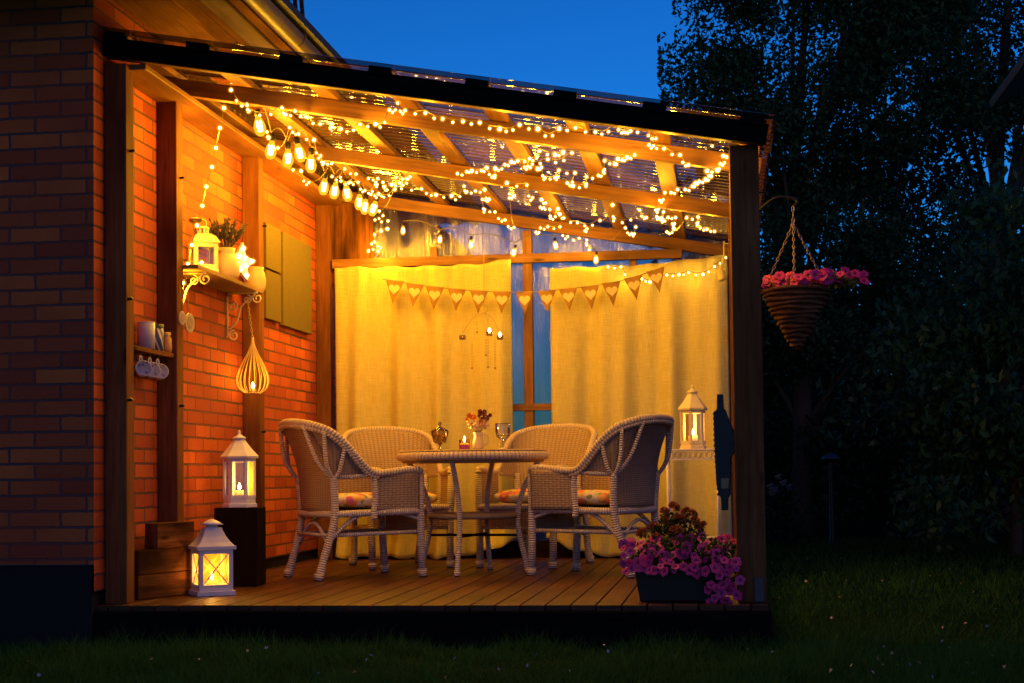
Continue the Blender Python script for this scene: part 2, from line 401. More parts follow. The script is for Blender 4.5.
def leaves_mesh(name, P, N, L, Wd, mats, droop=.25):
    """many separate four-corner leaves: P centres, N axis directions, L lengths, Wd widths"""
    n = len(P); D = N/np.linalg.norm(N, axis=1, keepdims=True)
    q = rng.normal(size=(n, 3)); sd = np.cross(D, q); sd /= np.linalg.norm(sd, axis=1, keepdims=True)+1e-9
    up = np.cross(sd, D); L = L[:, None]; Wd = Wd[:, None]
    a = P-D*L*.5; c = P+D*L*.5-up*L*droop; b = P+sd*Wd*.5+up*Wd*.12; d = P-sd*Wd*.5+up*Wd*.12
    V = np.stack([a, b, c, d], 1).reshape(-1, 3).astype(np.float32)
    me = bpy.data.meshes.new(name); me.vertices.add(4*n); me.vertices.foreach_set('co', V.ravel())
    me.loops.add(4*n); me.loops.foreach_set('vertex_index', np.arange(4*n, dtype=np.int32))
    me.polygons.add(n); me.polygons.foreach_set('loop_start', np.arange(0, 4*n, 4, dtype=np.int32))
    try: me.polygons.foreach_set('loop_total', np.full(n, 4, dtype=np.int32))
    except Exception: pass
    me.materials.append(mats); me.update(calc_edges=True); me.validate(); return me

# grass blades: one uncountable cover
def grass():
    n1, n2 = 120000, 90000
    x = np.concatenate([rng.uniform(-4.5, 5.5, n1), rng.uniform(3.0, 11, n2)])
    y = np.concatenate([rng.uniform(-2.2, .0, n1), -2+13*rng.random(n2)**1.6])
    keep = ~((x < 3.12) & (y > -.09)) & ~((x < -.1) & (y > -.14)); x, y = x[keep], y[keep]; n = len(x)
    P = np.stack([x, y, np.full(n, G)], 1); cl = sum(np.sin(x*f*np.cos(q)+y*f*np.sin(q)+q*3) for f, q in ((2.3, .4), (5.1, 1.9), (9.7, 2.8), (17, .9), (26, 2.2)))/2.2; h = rng.uniform(.02, .06, n)*np.clip(1.1+.9*cl, .35, 2.6); dist = np.hypot(x-CX, y-CY)
    w = .0016*np.clip(dist/6, 1, 4)*rng.uniform(.8, 1.6, n)
    a = rng.uniform(0, 2*PI, n); s = np.stack([np.cos(a), np.sin(a), np.zeros(n)], 1)*w[:, None]
    ln = rng.normal(size=(n, 3))*np.array([.55, .55, .1]); tip = P+(np.array([0, 0, 1])+ln)*h[:, None]
    V = np.stack([P-s, P+s, tip], 1).reshape(-1, 3).astype(np.float32)
    me = bpy.data.meshes.new('grass'); me.vertices.add(3*n); me.vertices.foreach_set('co', V.ravel())
    me.loops.add(3*n); me.loops.foreach_set('vertex_index', np.arange(3*n, dtype=np.int32))
    me.polygons.add(n); me.polygons.foreach_set('loop_start', np.arange(0, 3*n, 3, dtype=np.int32))
    me.materials.append(leaf_mat('grass_blade', (.014, .075, .014), (.06, .165, .034), .8, .25, .02)); me.update(calc_edges=True); me.validate()
    tag(link('grass', me), 'short dark lawn grass around the deck', 'grass', kind='stuff')
grass()
n = 150; P = np.stack([np.concatenate([rng.uniform(3.2, 8, 110), rng.uniform(-.5, 5, 40)]), np.concatenate([-1.2+8*rng.random(110)**1.3, rng.uniform(-1.4, -.25, 40)]), np.full(n, G+.04)], 1)
tag(link('clover_flowers', leaves_mesh('clover_flowers', P, rng.normal(size=(n, 3)), rng.uniform(.012, .026, n), rng.uniform(.010, .02, n), plain('pale_petal', (.62, .5, .55), .7, bump=0))), 'pale clover flowers and petals scattered over the lawn', 'flowers', kind='stuff')

# ------------------------------------------------------------------ house
H = thing('brick_house', 'dark red brick house with wooden eave above the terrace', 'house', (-.1, -.13, G))
def hb(b, name, m, par=H, bev=0): return b.build(name, m, par, (.1, .13, -G), bev)
XW, YF = -.1, -.13
b = MB(); b.face((0, 1, 2, 3), [(-7, .2), (XW, .2), (XW, 3.3), (-7, 3.3)], False); b.v = [(-7, YF, .2), (XW, YF, .2), (XW, YF, 3.3), (-7, YF, 3.3)]; hb(b, 'front_wall', BRICK)
b = MB(); b.face((0, 1, 2, 3), [(.131, .07), (13.131, .07), (13.131, 3.3), (.131, 3.3)], False); b.v = [(XW, YF, .07), (XW, 13, .07), (XW, 13, 3.3), (XW, YF, 3.3)]; hb(b, 'side_wall', BRICK)
hb(MB().box((-3.56, 6.4, -.02), (6.88, 13.02, .43)), 'foundation', CONC, bev=.006)
b = MB()
for i in range(5): b.box((-.08+.0935*i+.05, 3.2, 3.0+.002*i), (.091, 8.0, .018))
hb(b, 'soffit', W_SOFF, bev=.002)
hb(MB().box((.42, 3.2, 2.99), (.115, 8.0, .02)), 'painted_board', W_PAINT, bev=.003)
hb(MB().box((.515, 3.2, 3.005), (.06, 8.0, .02)), 'eave_board', W_SOFF, bev=.002)
b = MB(); prof = [(.565+.055*math.cos(a), 3.03+.06*math.sin(a)) for a in [PI+PI*k/10 for k in range(11)]]
b.grid(lambda u, v: (prof[round(v*10)][0]+.04, -.8+8*u, prof[round(v*10)][1]), 4, 10); b.tube([(.605, .95, 3.03), (.605, .98, 3.03)], .06, 14)
hb(b, 'gutter', GUTTER)
b = MB(); b.grid(lambda u, v: (.69-4.2*v, -.85+8.1*u, 3.07+3.0*v+.012*abs(math.sin(v*30))), 2, 60); b.grid(lambda u, v: (.69-.64*v, -.85+8.1*u, 3.055), 2, 2, flip=True)
b.box((.68, 3.2, 3.075), (.03, 8.1, .045)); hb(b, 'roof', ROOFT)
hb(MB().box((-3.6, -.5, 2.995), (7.0, .72, .02)), 'front_soffit', W_DARK)
# little roof ladder standing on the eave
q = atx(290, 10, .42); lad = thing('roof_ladder', 'small dark metal rails of a roof ladder above the eave', 'ladder', (.40, q.y, 3.3))
for dx in (0, .09, .14): MB().tube([(dx*.8, 0, -.16-.3*dx), (dx*.8-.07, 0, .75)], .013, 6).build('rail', BLACKM, lad)
MB().tube([(-.0, 0, .12), (.13, 0, .12)], .01, 6).build('rung', BLACKM, lad)

# ------------------------------------------------------------------ deck
D = thing('wooden_deck', 'low wooden terrace deck with black front board', 'deck', (1.5, -.09, G))
b = MB(); w = .118; x = -.17
while x < 3.1:
    ww = min(w, 3.1-x); zz = random.uniform(-.0015, 0)
    b.box((x+ww/2-.003, 2.03, zz-.014), (ww-.007, 4.2, .028)); x += w
b.build('decking', W_DECK, D, (-1.5, .09, -G), .003)
MB().box((1.465, -.075, -.13), (3.27, .03, .2)).build('front_board', W_FASC, D, (-1.5, .09, -G), .004)
MB().box((3.09, 2.0, -.13), (.03, 4.14, .2)).build('side_board', W_FASC, D, (-1.5, .09, -G), .004)
MB().box((1.45, 2.03, -.12), (3.16, 4.1, .16)).build('joist_frame', W_DARK, D, (-1.5, .09, -G))

# ------------------------------------------------------------------ pavilion
PV = thing('garden_pavilion', 'lean-to timber pavilion with clear corrugated roof over the deck', 'pavilion', (1.5, 0, 0))
def pb(b, name, m, bev=.004, par=PV): return b.build(name, m, par, (-1.5, 0, 0), bev)
YS = (0, .71, 2.2, 3.99)
for y in YS: pb(MB().box((-.042, y+.05, 1.33), (.11, .10, 2.66)), 'post', W_POST)
SL = math.atan(.178); TILT = Matrix.Rotation(SL, 3, 'Y')
fr = pb(MB().box((3.022, .125, 1.07), (.135, .15, 2.14)), 'post', W_POST, .006)
MB().box((3.055, .043, .06), (.045, .006, .11)).build('post_bracket', STEEL, fr, (0, 0, 0), .002)
for y in YS[1:]: pb(MB().box((3.0, y+.04, 1.07), (.09, .09, 2.14)), 'post', W_POST)
pb(MB().box((1.495, 4.03, 1.2), (.07, .06, 2.4)), 'post', W_RAFT)
for x in (.79, 2.27): pb(MB().box((x, 4.06, 1.15), (.05, .05, 2.45-.178*x)), 'stud', W_RAFT)
def slope_box(b, x0, x1, yc, wy, h, off):
    L = (x1-x0)/math.cos(SL); xc = (x0+x1)/2
    return b.box((xc, yc, roof_z(xc)+off+h/2/math.cos(SL)), (L, wy, h), TILT)
for i, y in enumerate(YS): pb(slope_box(MB(), -.095, 3.12, y+.03+.003*i, .06, .085, 0), 'rafter', W_RAFT)
pb(slope_box(MB(), -.099, 3.13, -.012, .022, .098, -.003), 'shaded_fascia', W_FASC)  # unlit front of the first rafter, its shade put into the board colour
for x in (-.03, .39, .86, 1.30, 1.77, 2.19, 2.61, 3.06):
    pu = pb(MB().box((x, 2.09, roof_z(x)+.1045), (.105, 4.18, .032), TILT), 'purlin', W_RAFT)
    MB().box((x-1.5, -.030, roof_z(x)+.100), (.11, .03, .040), TILT).build('end_cap', W_FASC, PV, (0, 0, 0))
pb(MB().box((0, 2.05, 2.652), (.19, 4.0, .028)), 'wall_plate', W_RAFT)
pb(MB().box((1.33, 4.0, 2.19), (2.6, .05, .068)), 'rail', W_RAFT)
pb(MB().box((1.5, 4.01, 1.095), (2.9, .045, .05)), 'rail', W_RAFT)
pb(MB().box((1.5, 4.02, .06), (2.92, .06, .12)), 'sill', W_DARK)
pb(MB().box((3.035, 2.1, 1.62), (.03, 3.9, .08)), 'side_rail', W_POST)
b = MB(); N = 42*10
b.grid(lambda u, v: (-.1+3.27*u, -.055+4.33*v, roof_z(-.1+3.27*u)+.131+.010*math.sin(2*PI*(4.4*v)/.105)), 6, N, uvs=(3.3, 4.4)); pb(b, 'roof_sheet', SHEET, 0)
def filmf(u, v):
    x = .3+2.68*u; z = .02+v*(roof_z(x)+.12-.02)
    return (x, 4.095+.012*math.sin(u*47+3*math.sin(v*4))+.007*math.sin(u*110+v*9)+.01*math.sin(u*19-v*6), z)
b = MB(); b.grid(filmf, 160, 40, uvs=(2.7, 2.4)); pb(b, 'plastic_film', FILM, 0)
pb(MB().box((.17, 4.055, 2.35), (.33, .02, .62)), 'board_panel', W_OLD, .002)
for (px, py, X) in ((131, 151, .02), (181, 178, .02), (129, 299, .02), (181, 406, .02), (129, 400, .02), (264, 226, .02), (263, 432, .02), (336, 270, .02)):
    p = atx(px, py, X); MB().tube([p-Vector((.02, 0, 0)), p+Vector((.010, 0, .0)), p+Vector((.016, 0, .006))], [.007, .007, .010], 7).build('hook', BLACKM, PV, (-1.5, 0, 0))
# iron bracket for the hanging basket, screwed to the second right post
e = at(793, 204, .76)
pts = smooth_path([(3.045, .76, e.z-.09), (3.10, .76, e.z-.03), (3.19, .76, e.z+.035), (e.x, .76, e.z+.03), (e.x+.022, .76, e.z+.008), (e.x+.002, .76, e.z-.012)], 6)
pb(MB().tube(pts, .007, 7).tube([(3.05, .76, e.z-.18), (3.05, .76, e.z-.02)], .009, 7), 'basket_bracket', BLACKM, 0)

# ------------------------------------------------------------------ curtains
def curtain(name, label, x0, x1, y, ztop, zbot, folds, seed, flare):
    rnd = random.Random(seed); ph = [rnd.uniform(0, 6.28) for _ in range(6)]
    def f(u, v):
        s = 1-v; x = x0+(x1-x0)*u
        amp = .012+.042*s
        dy = amp*(math.sin(u*folds*2*PI+ph[0]+.8*math.sin(u*9+ph[2]))+.45*math.sin(u*folds*4.3*PI+ph[1]+s*1.2))
        dy += .004*math.sin(u*90+ph[3])*(v > .9)
        z = zbot+(ztop(u)-zbot)*v + .006*math.sin(u*31+ph[4])*(v > .97)
        if s > .93:                                   # the hem lies on the boards in soft folds
            k = (s-.93)/.07; dy -= k*(.05+.04*math.sin(u*23+ph[5])); z += .010*k*(1+math.sin(u*37+ph[2]))
        q = (u if flare > 0 else 1-u)
        if flare and q > .62 and s > .80: k = (q-.62)/.38; z += .14*k*k*(s-.80)/.2; x += math.copysign(.05*k*(s-.8)/.2, flare)
        if s > .055 and s < .065: dy -= .004
        return (x, y-.03+dy, z)
    b = MB(); b.grid(f, 120, 60, uvs=(abs(x1-x0), 2.1)); o = b.build(name, LINEN)
    md = o.modifiers.new('thickness', 'SOLIDIFY'); md.thickness = .003
    return tag(o, label, 'curtain')
curtain('curtain', 'cream linen curtain hanging behind the left wicker chairs', .075, 1.39, 3.9, lambda u: 2.150-.012*math.sin(u*PI)+.02*max(0, u-.85)/.15, .004, 4, 3, 1)
curtain('curtain', 'cream linen curtain hanging behind the metal plant stand', 1.675, 2.95, 3.9, lambda u: 2.095+.012*u+.045*max(0, u-.55)/.45, .004, 3.5, 11, -1)

# ================================================================== FURNITURE
def wicker_chair(label, loc, rz):
    t = thing('wicker_armchair', label, 'armchair', loc, rz, 'wicker armchairs around the table')
    half = [(.30, .27, .61), (.285, .285, .638), (.20, .295, .642), (.08, .305, .628), (-.03, .31, .628), (-.11, .318, .69), (-.20, .318, .79), (-.30, .30, .872), (-.385, .225, .912), (-.425, .11, .928), (-.435, 0, .932)]
    rim = smooth_path(half+[(x, -y, z) for x, y, z in half[-2::-1]], 5)
    MB().tube(rim, .022, 9).tube([(p.x-.004, p.y, p.z-.022) for p in rim[18:-18]], .016, 7).build('braided_rim', BRAID, t)
    n = len(rim); i0, i1 = 33, n-1-33
    def rimat(s): f = i0+(i1-i0)*s; i = int(min(f, n-2)); return rim[i].lerp(rim[i+1], f-i)
    def back(u, v):
        q = rimat(u); y = .255*(1-2*u); bo = Vector((-.25-.05*(1-(1-2*u)**2), y*1.02, .40))
        p = bo.lerp(q, v); p.x += .05*math.sin(PI*v)*(1-(1-2*u)**2)
        return p
    b = MB(); b.grid(back, 28, 16, uvs=(.62, .58)); o = b.build('woven_back', WICK, t)
    sm = o.modifiers.new('thickness', 'SOLIDIFY'); sm.thickness = .014
    for s in (1, -1):
        b = MB()
        arc = [Vector((p.x, abs(p.y)*s, p.z)) for p in rim[20:36]]
        def wing(u, v):
            f = u*(len(arc)-1); i = int(min(f, len(arc)-2)); q = arc[i].lerp(arc[i+1], f-i)
            lo = Vector((-.03, .30*s, .612)).lerp(Vector((-.262, .262*s, .60)), u)
            return lo.lerp(q, v)
        b.grid(wing, 12, 8, uvs=(.3, .25)); b.build('wing_panel', WICK, t)
        b = MB(); b.grid(lambda u, v: Vector((-.005+.29*u, s*(.292+.012*math.sin(PI*u)*v+.006*v), .395+(.232+.01*u)*v)), 12, 10, uvs=(.3, .24))
        o = b.build('side_panel', WICK, t); sm = o.modifiers.new('thickness', 'SOLIDIFY'); sm.thickness = .012
        # legs
        l = smooth_path([(-.345, .235*s, .012), (-.315, .232*s, .12), (-.262, .245*s, .30), (-.25, .255*s, .42), (-.262, .268*s, .61)], 5)
        rr = [.027]*4+[.023]*(len(l)-4)
        b = MB(); b.tube(l, rr, 9); b.tube([(-.348, .235*s, 0), (-.343, .235*s, .045)], [.026, .030], 9); b.build('leg', WRAP, t)
        l = [(.315, .262*s, .012), (.305, .265*s, .2), (.30, .272*s, .42), (.30, .278*s, .615)]
        b = MB(); b.tube(l, [.024, .024, .023, .022], 9); b.tube([(.317, .262*s, 0), (.314, .262*s, .045)], [.026, .030], 9); b.build('leg', WRAP, t)
        MB().tube(smooth_path([(-.02, .305*s, .62), (-.012, .30*s, .48), (-.02, .298*s, .40), (-.015, .30*s, .352)], 4), .018, 8).build('arm_post', WRAP, t)
        b = MB(); root = Vector((-.262, .268*s, .585))
        for k, q in enumerate((rim[30], rim[36], rim[42])):
            q = Vector((q.x-.012, abs(q.y)*s, q.z-.01)); mid = root.lerp(q, .45)+Vector((-.025*(k > 0), .012*s, -.03))
            b.tube(smooth_path([root, mid, q], 4), .0125, 7)
        b.tube([(-.262, .272*s, .60), (-.14, .298*s, .606), (-.02, .308*s, .615)], .0125, 7)
        b.build('fan_strut', WRAP, t)
        b = MB()
        b.tube(smooth_path([(.295, .27*s, .345), (.16, .272*s, .385), (.06, .272*s, .395)], 4), .011, 7); b.build('brace', WRAP, t); b = MB()
        b.tube(smooth_path([(-.285, .24*s, .225), (-.19, .262*s, .32), (-.10, .27*s, .382)], 4), .013, 7)
        b.build('brace', WRAP, t)
    MB().tube(smooth_path([(.30, .265, .395), (0, .275, .39), (-.245, .25, .385), (-.285, 0, .385), (-.245, -.25, .385), (0, -.275, .39), (.30, -.265, .395), (.315, 0, .395), (.30, .265, .395)], 5), .021, 9).build('seat_frame', WRAP, t)
    b = MB(); b.tube([(.305, .26, .27), (-.28, .24, .262)], .012, 7); b.tube([(.305, -.26, .27), (-.28, -.24, .262)], .012, 7); b.tube([(.305, .26, .262), (.305, -.26, .262)], .012, 7); b.tube([(-.278, .24, .262), (-.278, -.24, .262)], .012, 7)
    b.tube(smooth_path([(-.275, .22, .20), (-.278, .10, .30), (-.278, 0, .33), (-.278, -.10, .30), (-.275, -.22, .20)], 4), .011, 7)
    b.build('stretcher', WRAP, t)
    b = MB(); b.grid(lambda u, v: (-.26+.56*u, (-.25+.5*v), .405), 8, 8, uvs=(.55, .5)); b.grid(lambda u, v: (.318, -.25+.5*u, .27+.125*v), 8, 4, uvs=(.5, .13)); b.build('woven_seat', WICK, t)
    return t
C0 = wicker_chair('wicker armchair nearest the brick wall, seen from its back', (.685, 1.96, 0), R(38))
spots = [((2.145, 2.10, 0), R(155), 'wicker armchair beside the flower planter with its back towards the lawn'),
         ((.735, 2.97, 0), R(-63), 'wicker armchair in front of the left curtain, partly hidden behind another chair'),
         ((1.66, 3.0, 0), R(-108.6), 'wicker armchair facing the front with the gap between the curtains behind it')]
for p, a, lab in spots: dup(C0, p, a, lab)
def cushion(label, loc, rz, seed):
    def f(u, v):
        a = 2*PI*u; ph = PI*(v-.5); sg = lambda q, e: math.copysign(abs(q)**e, q)
        r = abs(math.cos(ph))**.45; x = .245*sg(math.cos(a), .45)*r; y = .235*sg(math.sin(a), .45)*r
        return (x, y, .05+.05*sg(math.sin(ph), .8)*(1-.25*(x*x+y*y)/.09)+.004*math.sin(9*x+seed)*math.sin(11*y))
    b = MB(); b.grid(f, 36, 16); o = b.build('seat_cushion', FLORAL); o.location = loc; o.rotation_euler = (0, 0, rz)
    tag(o, label, 'cushion', 'floral seat cushions')
for k, ((x, y, _), a, lab) in enumerate([((.685, 1.96, 0), R(38), 'floral seat cushion on the wicker armchair nearest the brick wall')] +
        [(s[0], s[1], 'floral seat cushion '+q) for s, q in zip(spots, ('on the wicker armchair beside the flower planter', 'on the armchair in front of the left curtain', 'with orange flowers on the armchair before the curtain gap'))]):
    cushion(lab, (x+.01*math.cos(a), y+.01*math.sin(a), .408), a, k*1.7)

# table
T = thing('wicker_table', 'round wicker table with woven lower shelf between four armchairs', 'table', (1.36, 2.25, 0), R(-8))
prof = [(0, .745), (.415, .745), (.43, .756), (.455, .758), (.472, .742), (.474, .715), (.466, .69), (.45, .68), (.43, .682), (.42, .70), (0, .70)]
b = MB(); b.lathe(prof[:4]+[(.46, .752)], 48); b.build('tabletop', WICK, T)
b = MB(); b.tube([(.447*math.cos(2*PI*k/60), .447*math.sin(2*PI*k/60), .722) for k in range(60)], .028, 10, closed=True); b.build('rolled_edge', wrap_mat('wrapped_table_edge', (.54, .43, .33), (.70, .58, .46), .026), T)
MB().lathe([(.0, .682), (.44, .682), (.44, .70), (0, .70)], 40).build('apron', W_SHELF, T)
for k in range(4):
    a = k*PI/2; cs = Vector((math.cos(a), math.sin(a), 0))
    pts = smooth_path([cs*.345+Vector((0, 0, .01)), cs*.325+Vector((0, 0, .10)), cs*.292+Vector((0, 0, .24)), cs*.285+Vector((0, 0, .36)), cs*.325+Vector((0, 0, .52)), cs*.425+Vector((0, 0, .695))], 5)
    b = MB(); b.tube(pts, .0165, 8); b.tube([cs*.347, cs*.343+Vector((0, 0, .035))], [.018, .021], 8); b.build('leg', WRAP, T)
b = MB(); b.lathe([(0, .362), (.27, .362)], 36); b.tube([(.272*math.cos(2*PI*k/40), .272*math.sin(2*PI*k/40), .355) for k in range(40)], .017, 8, closed=True); b.build('lower_shelf', WICK, T)
b = MB(); b.tube([(-.29, 0, .235), (.29, 0, .235)], .008, 6); b.tube([(0, -.29, .235), (0, .29, .235)], .008, 6); b.build('cross_stretcher', W_DARK, T)

TZ = .758
def on_table(px, Y): p = at(px, 450, Y); return (p.x, Y, TZ)
o = thing('glass_candy_bowl', 'lidded glass bowl on a stem filled with orange sweets', 'bowl', on_table(440, 2.2))
MB().lathe([(.034, .0), (.034, .004), (.008, .010), (.007, .035), (.014, .042), (.040, .052), (.052, .10), (.056, .118)], 20).build('bowl', SMOKE, o)
MB().lathe([(.058, .118), (.054, .126), (.030, .142), (.010, .150), (.006, .156), (.012, .166), (.009, .178), (0, .181)], 20).build('lid', SMOKE, o)
b = MB()
for k in range(34): a, r, z = random.random()*6.28, .038*math.sqrt(random.random()), .062+.04*random.random(); b.ball((r*math.cos(a), r*math.sin(a), z), .011, 7, 5)
b.build('sweets', plain('orange_sweets', (.75, .30, .04), .4, bump=0), o)
o = thing('glass_tealight', 'small glass candle holder with a lit candle and purple band', 'candle', on_table(464.5, 2.2))
MB().lathe([(.0, 0), (.031, 0), (.033, .03), (.033, .068)], 18).build('holder', glass('orange_glass', (.95, .6, .25), .12), o)
MB().lathe([(.034, .006), (.034, .036)], 18).build('band', plain('purple_label', (.30, .04, .22), .5), o)
MB().lathe([(0, .006), (.027, .006), (.027, .045), (0, .045)], 14).build('wax', WAX, o)
MB().lathe([(0, .050), (.007, .058), (.008, .066), (.004, .080), (0, .090)], 10).build('flame', FLAME, o)
lamp((0, 0, .115), 2.6, o, .01, (1, .5, .06))
o = thing('flower_jug', 'little white jug holding flowers on the wicker table', 'jug', on_table(478.5, 2.2))
MB().lathe([(0, 0), (.026, 0), (.034, .02), (.036, .045), (.028, .075), (.025, .09), (.032, .108), (.030, .110), (.022, .09)], 20).build('jug_body', CERAM, o)
MB().tube(smooth_path([(.027, 0, .098), (.058, .0, .085), (.055, 0, .045), (.033, 0, .03)], 5), .005, 7).build('handle', CERAM, o)
fl = thing('flower_bouquet', 'small bunch of cream and dark red flowers in the white jug', 'flowers', on_table(478.5, 2.2))
def blossom_ball(c, r, n, mat, name, par, pet=.02):
    P = np.array([Vector(c)+Vector(q).normalized()*r for q in rng.normal(size=(n, 3))]); N = P-np.array(c)+rng.normal(size=(n, 3))*r*.6
    return link(name, leaves_mesh(name, P, N, np.full(n, pet), np.full(n, pet*.8), mat), par)
PET_C = plain('cream_petal', (.80, .62, .38), .7, bump=0); PET_R = plain('dark_red_petal', (.22, .03, .06), .7, bump=0); PET_O = plain('orange_petal', (.75, .22, .03), .7, bump=0)
LEAFG = leaf_mat('small_green_leaf', (.035, .06, .018), (.08, .12, .03))
for c, r, mt, pt in (((-.035, -.02, .155), .020, PET_C, .022), ((0, -.03, .15), .022, PET_C, .024), ((.045, -.01, .158), .024, PET_C, .024), ((.02, .0, .17), .018, PET_O, .018), ((-.03, 0, .205), .014, PET_O, .016), ((-.07, 0, .19), .010, PET_O, .012), ((.02, .0, .215), .018, PET_R, .016), ((.05, 0, .20), .016, PET_R, .016), ((.04, 0, .235), .012, PET_R, .013), ((-.055, 0, .215), .012, PET_O, .014), ((.075, 0, .215), .009, PET_R, .012), ((.012, 0, .24), .010, PET_R, .012)):
    blossom_ball(c, r, 60, mt, 'flower_head', fl, pt); MB().tube([(0, 0, .09), c], .0016, 5).build('stem', LEAFG, fl)
o = thing('wine_goblet', 'clear glass goblet standing near the right edge of the table', 'glass', on_table(503, 2.3))
MB().lathe([(.038, 0), (.036, .004), (.007, .012), (.006, .055), (.020, .066), (.040, .085), (.047, .115), (.048, .165)], 24).build('goblet_body', GLASS, o)
MB().tube([(.048*math.cos(2*PI*k/24), .048*math.sin(2*PI*k/24), .165) for k in range(24)], .0018, 5, closed=True).tube([(.042*math.cos(2*PI*k/24), .042*math.sin(2*PI*k/24), .09) for k in range(24)], .0018, 5, closed=True).build('rim', SMOKE, o)

# ------------------------------------------------------------------ lanterns
def candle(par, z, h, r=.03, e=1.2, x=0):
    MB().lathe([(0, z), (r, z), (r, z+h), (r*.7, z+h-.004), (0, z+h-.006)], 14).build('candle', WAX, par, (x, 0, 0))
    MB().lathe([(0, 0), (.008, .008), (.0095, .017), (.005, .032), (0, .044)], 10).build('flame', FLAME, par, (x, 0, z+h+.002))
    lamp((x, -.0, z+h+.065), e, par, .012, (1, .47, .06))
L1 = thing('lantern', 'white square lantern with crossed bars, standing on the deck', 'lantern', (*at(212, 596, .57)[:2], 0), R(33), 'candle lanterns')
MB().box((0, 0, .012), (.20, .20, .024)).box((0, 0, .03), (.178, .178, .014)).build('base', WHITE, L1, bevel=.002)
b = MB()
for x in (-1, 1):
    for y in (-1, 1): b.box((x*.078, y*.078, .135), (.022, .022, .20))
for a in range(4):
    M = rz_m(a*PI/2); b.box(M@Vector((0, -.078, .045)), (.136, .018, .022), M); b.box(M@Vector((0, -.078, .226)), (.136, .018, .022), M)
b.build('frame', WHITE, L1, bevel=.0015)
for a in range(4):
    M = rz_m(a*PI/2); b = MB()
    for s in (1, -1):
        b.tube([M@Vector((-.066*s, -.08, .057)), M@Vector((.066*s, -.08+.001*s, .215))], .0036, 6)
    b.build('cross_bar', WHITE, L1)
    b = MB(); b.grid(lambda u, v: M@Vector((-.067+.134*u, -.073, .056+.16*v)), 1, 1); b.build('pane', AMBER, L1)
b = MB(); b.box((0, 0, .246), (.206, .206, .018)); b.lathe([(.138, .255), (.112, .275), (.085, .305), (.066, .335), (.060, .350)], 4, rot=PI/4, smooth=False, cap=True)
b.build('roof', WHITE, L1, bevel=.001)
MB().lathe([(.03, .348), (.03, .362), (.062, .364), (.040, .378), (.012, .392), (0, .394)], 20).build('cap', WHITE, L1)
candle(L1, .02, .055, .032, 1.5)
PL = thing('wooden_plinth', 'dark square wooden post block carrying the taller white lantern', 'plinth', (.185, 1.25, 0), R(4))
MB().box((0, 0, .22), (.245, .22, .44)).build('block', W_DARK, PL, bevel=.006)
def hex_lantern(name, label, loc, rz, r, h0, h1, h2, mat, group, e):
    """r body radius; h0 base top, h1 roof start, h2 total"""
    t = thing(name, label, 'lantern', loc, rz, group)
    b = MB(); b.lathe([(r*1.12, 0), (r*1.12, .018), (r*1.02, .022), (r*1.02, h0)], 6, smooth=False, cap=True)
    for k in range(6): a = 2*PI*k/6; b.ball((r*1.02*math.cos(a), r*1.02*math.sin(a), .002), .010, 7, 5)
    b.build('base', mat, t)
    b = MB()
    for k in range(6):
        a = 2*PI*k/6; c = Vector((r*math.cos(a), r*math.sin(a), 0)); b.box(c*.965+Vector((0, 0, (h0+h1)/2)), (.013, .020, h1-h0), rz_m(a))
        M = rz_m(a+PI/6); ap = r*math.cos(PI/6)
        for z in (h0+.008, h1-.010): b.box(M@Vector((ap*.975, 0, z)), (.010, r*.9, .02), M)
    b.build('frame', mat, t, bevel=.001)
    for k in range(6):
        M = rz_m(PI*k/3+PI/6); b = MB(); ap = r*math.cos(PI/6)*.94
        b.grid(lambda u, v: M@Vector((ap, r*.46*(1-2*u), h0+.015+(h1-h0-.03)*v)), 1, 1); b.build('pane', GLASS if k in (3, 4) else AMBER, t)
    b = MB(); dh = h2-h1
    b.lathe([(r*1.22, h1), (r*1.24, h1+.012), (r*.86, h1+dh*.3), (r*.5, h1+dh*.55), (r*.34, h1+dh*.68)], 6, smooth=False, cap=True); b.build('roof', mat, t)
    MB().lathe([(r*.34, h1+dh*.68), (r*.44, h1+dh*.70), (r*.40, h1+dh*.75), (r*.2, h1+dh*.80), (.012, h1+dh*.84), (.007, h1+dh*.88), (.011, h1+dh*.93), (.004, h1+dh*.99), (0, h2)], 14).build('finial', mat, t)
    candle(t, h0*.5, .07, .03, e); return t
hex_lantern('lantern', 'tall white hexagonal lantern on the dark wooden plinth', (.185, 1.24, .441), R(12), .088, .05, .275, .435, WHITE, 'candle lanterns', 2.2)

# old wooden box between the first two posts
CR = thing('wooden_box', 'stepped box of old planks standing between the first two posts', 'box', (.02, .46, 0), math.atan2(.48, .15))
for k, (z, h) in enumerate(((.062, .122), (.187, .122))): MB().box((0, 0, z), (.50, .09, h)).build('plank', W_OLD, CR, bevel=.004)
MB().box((.06, -.004, .315), (.31, .08, .13)).build('plank', W_OLD, CR, bevel=.004)

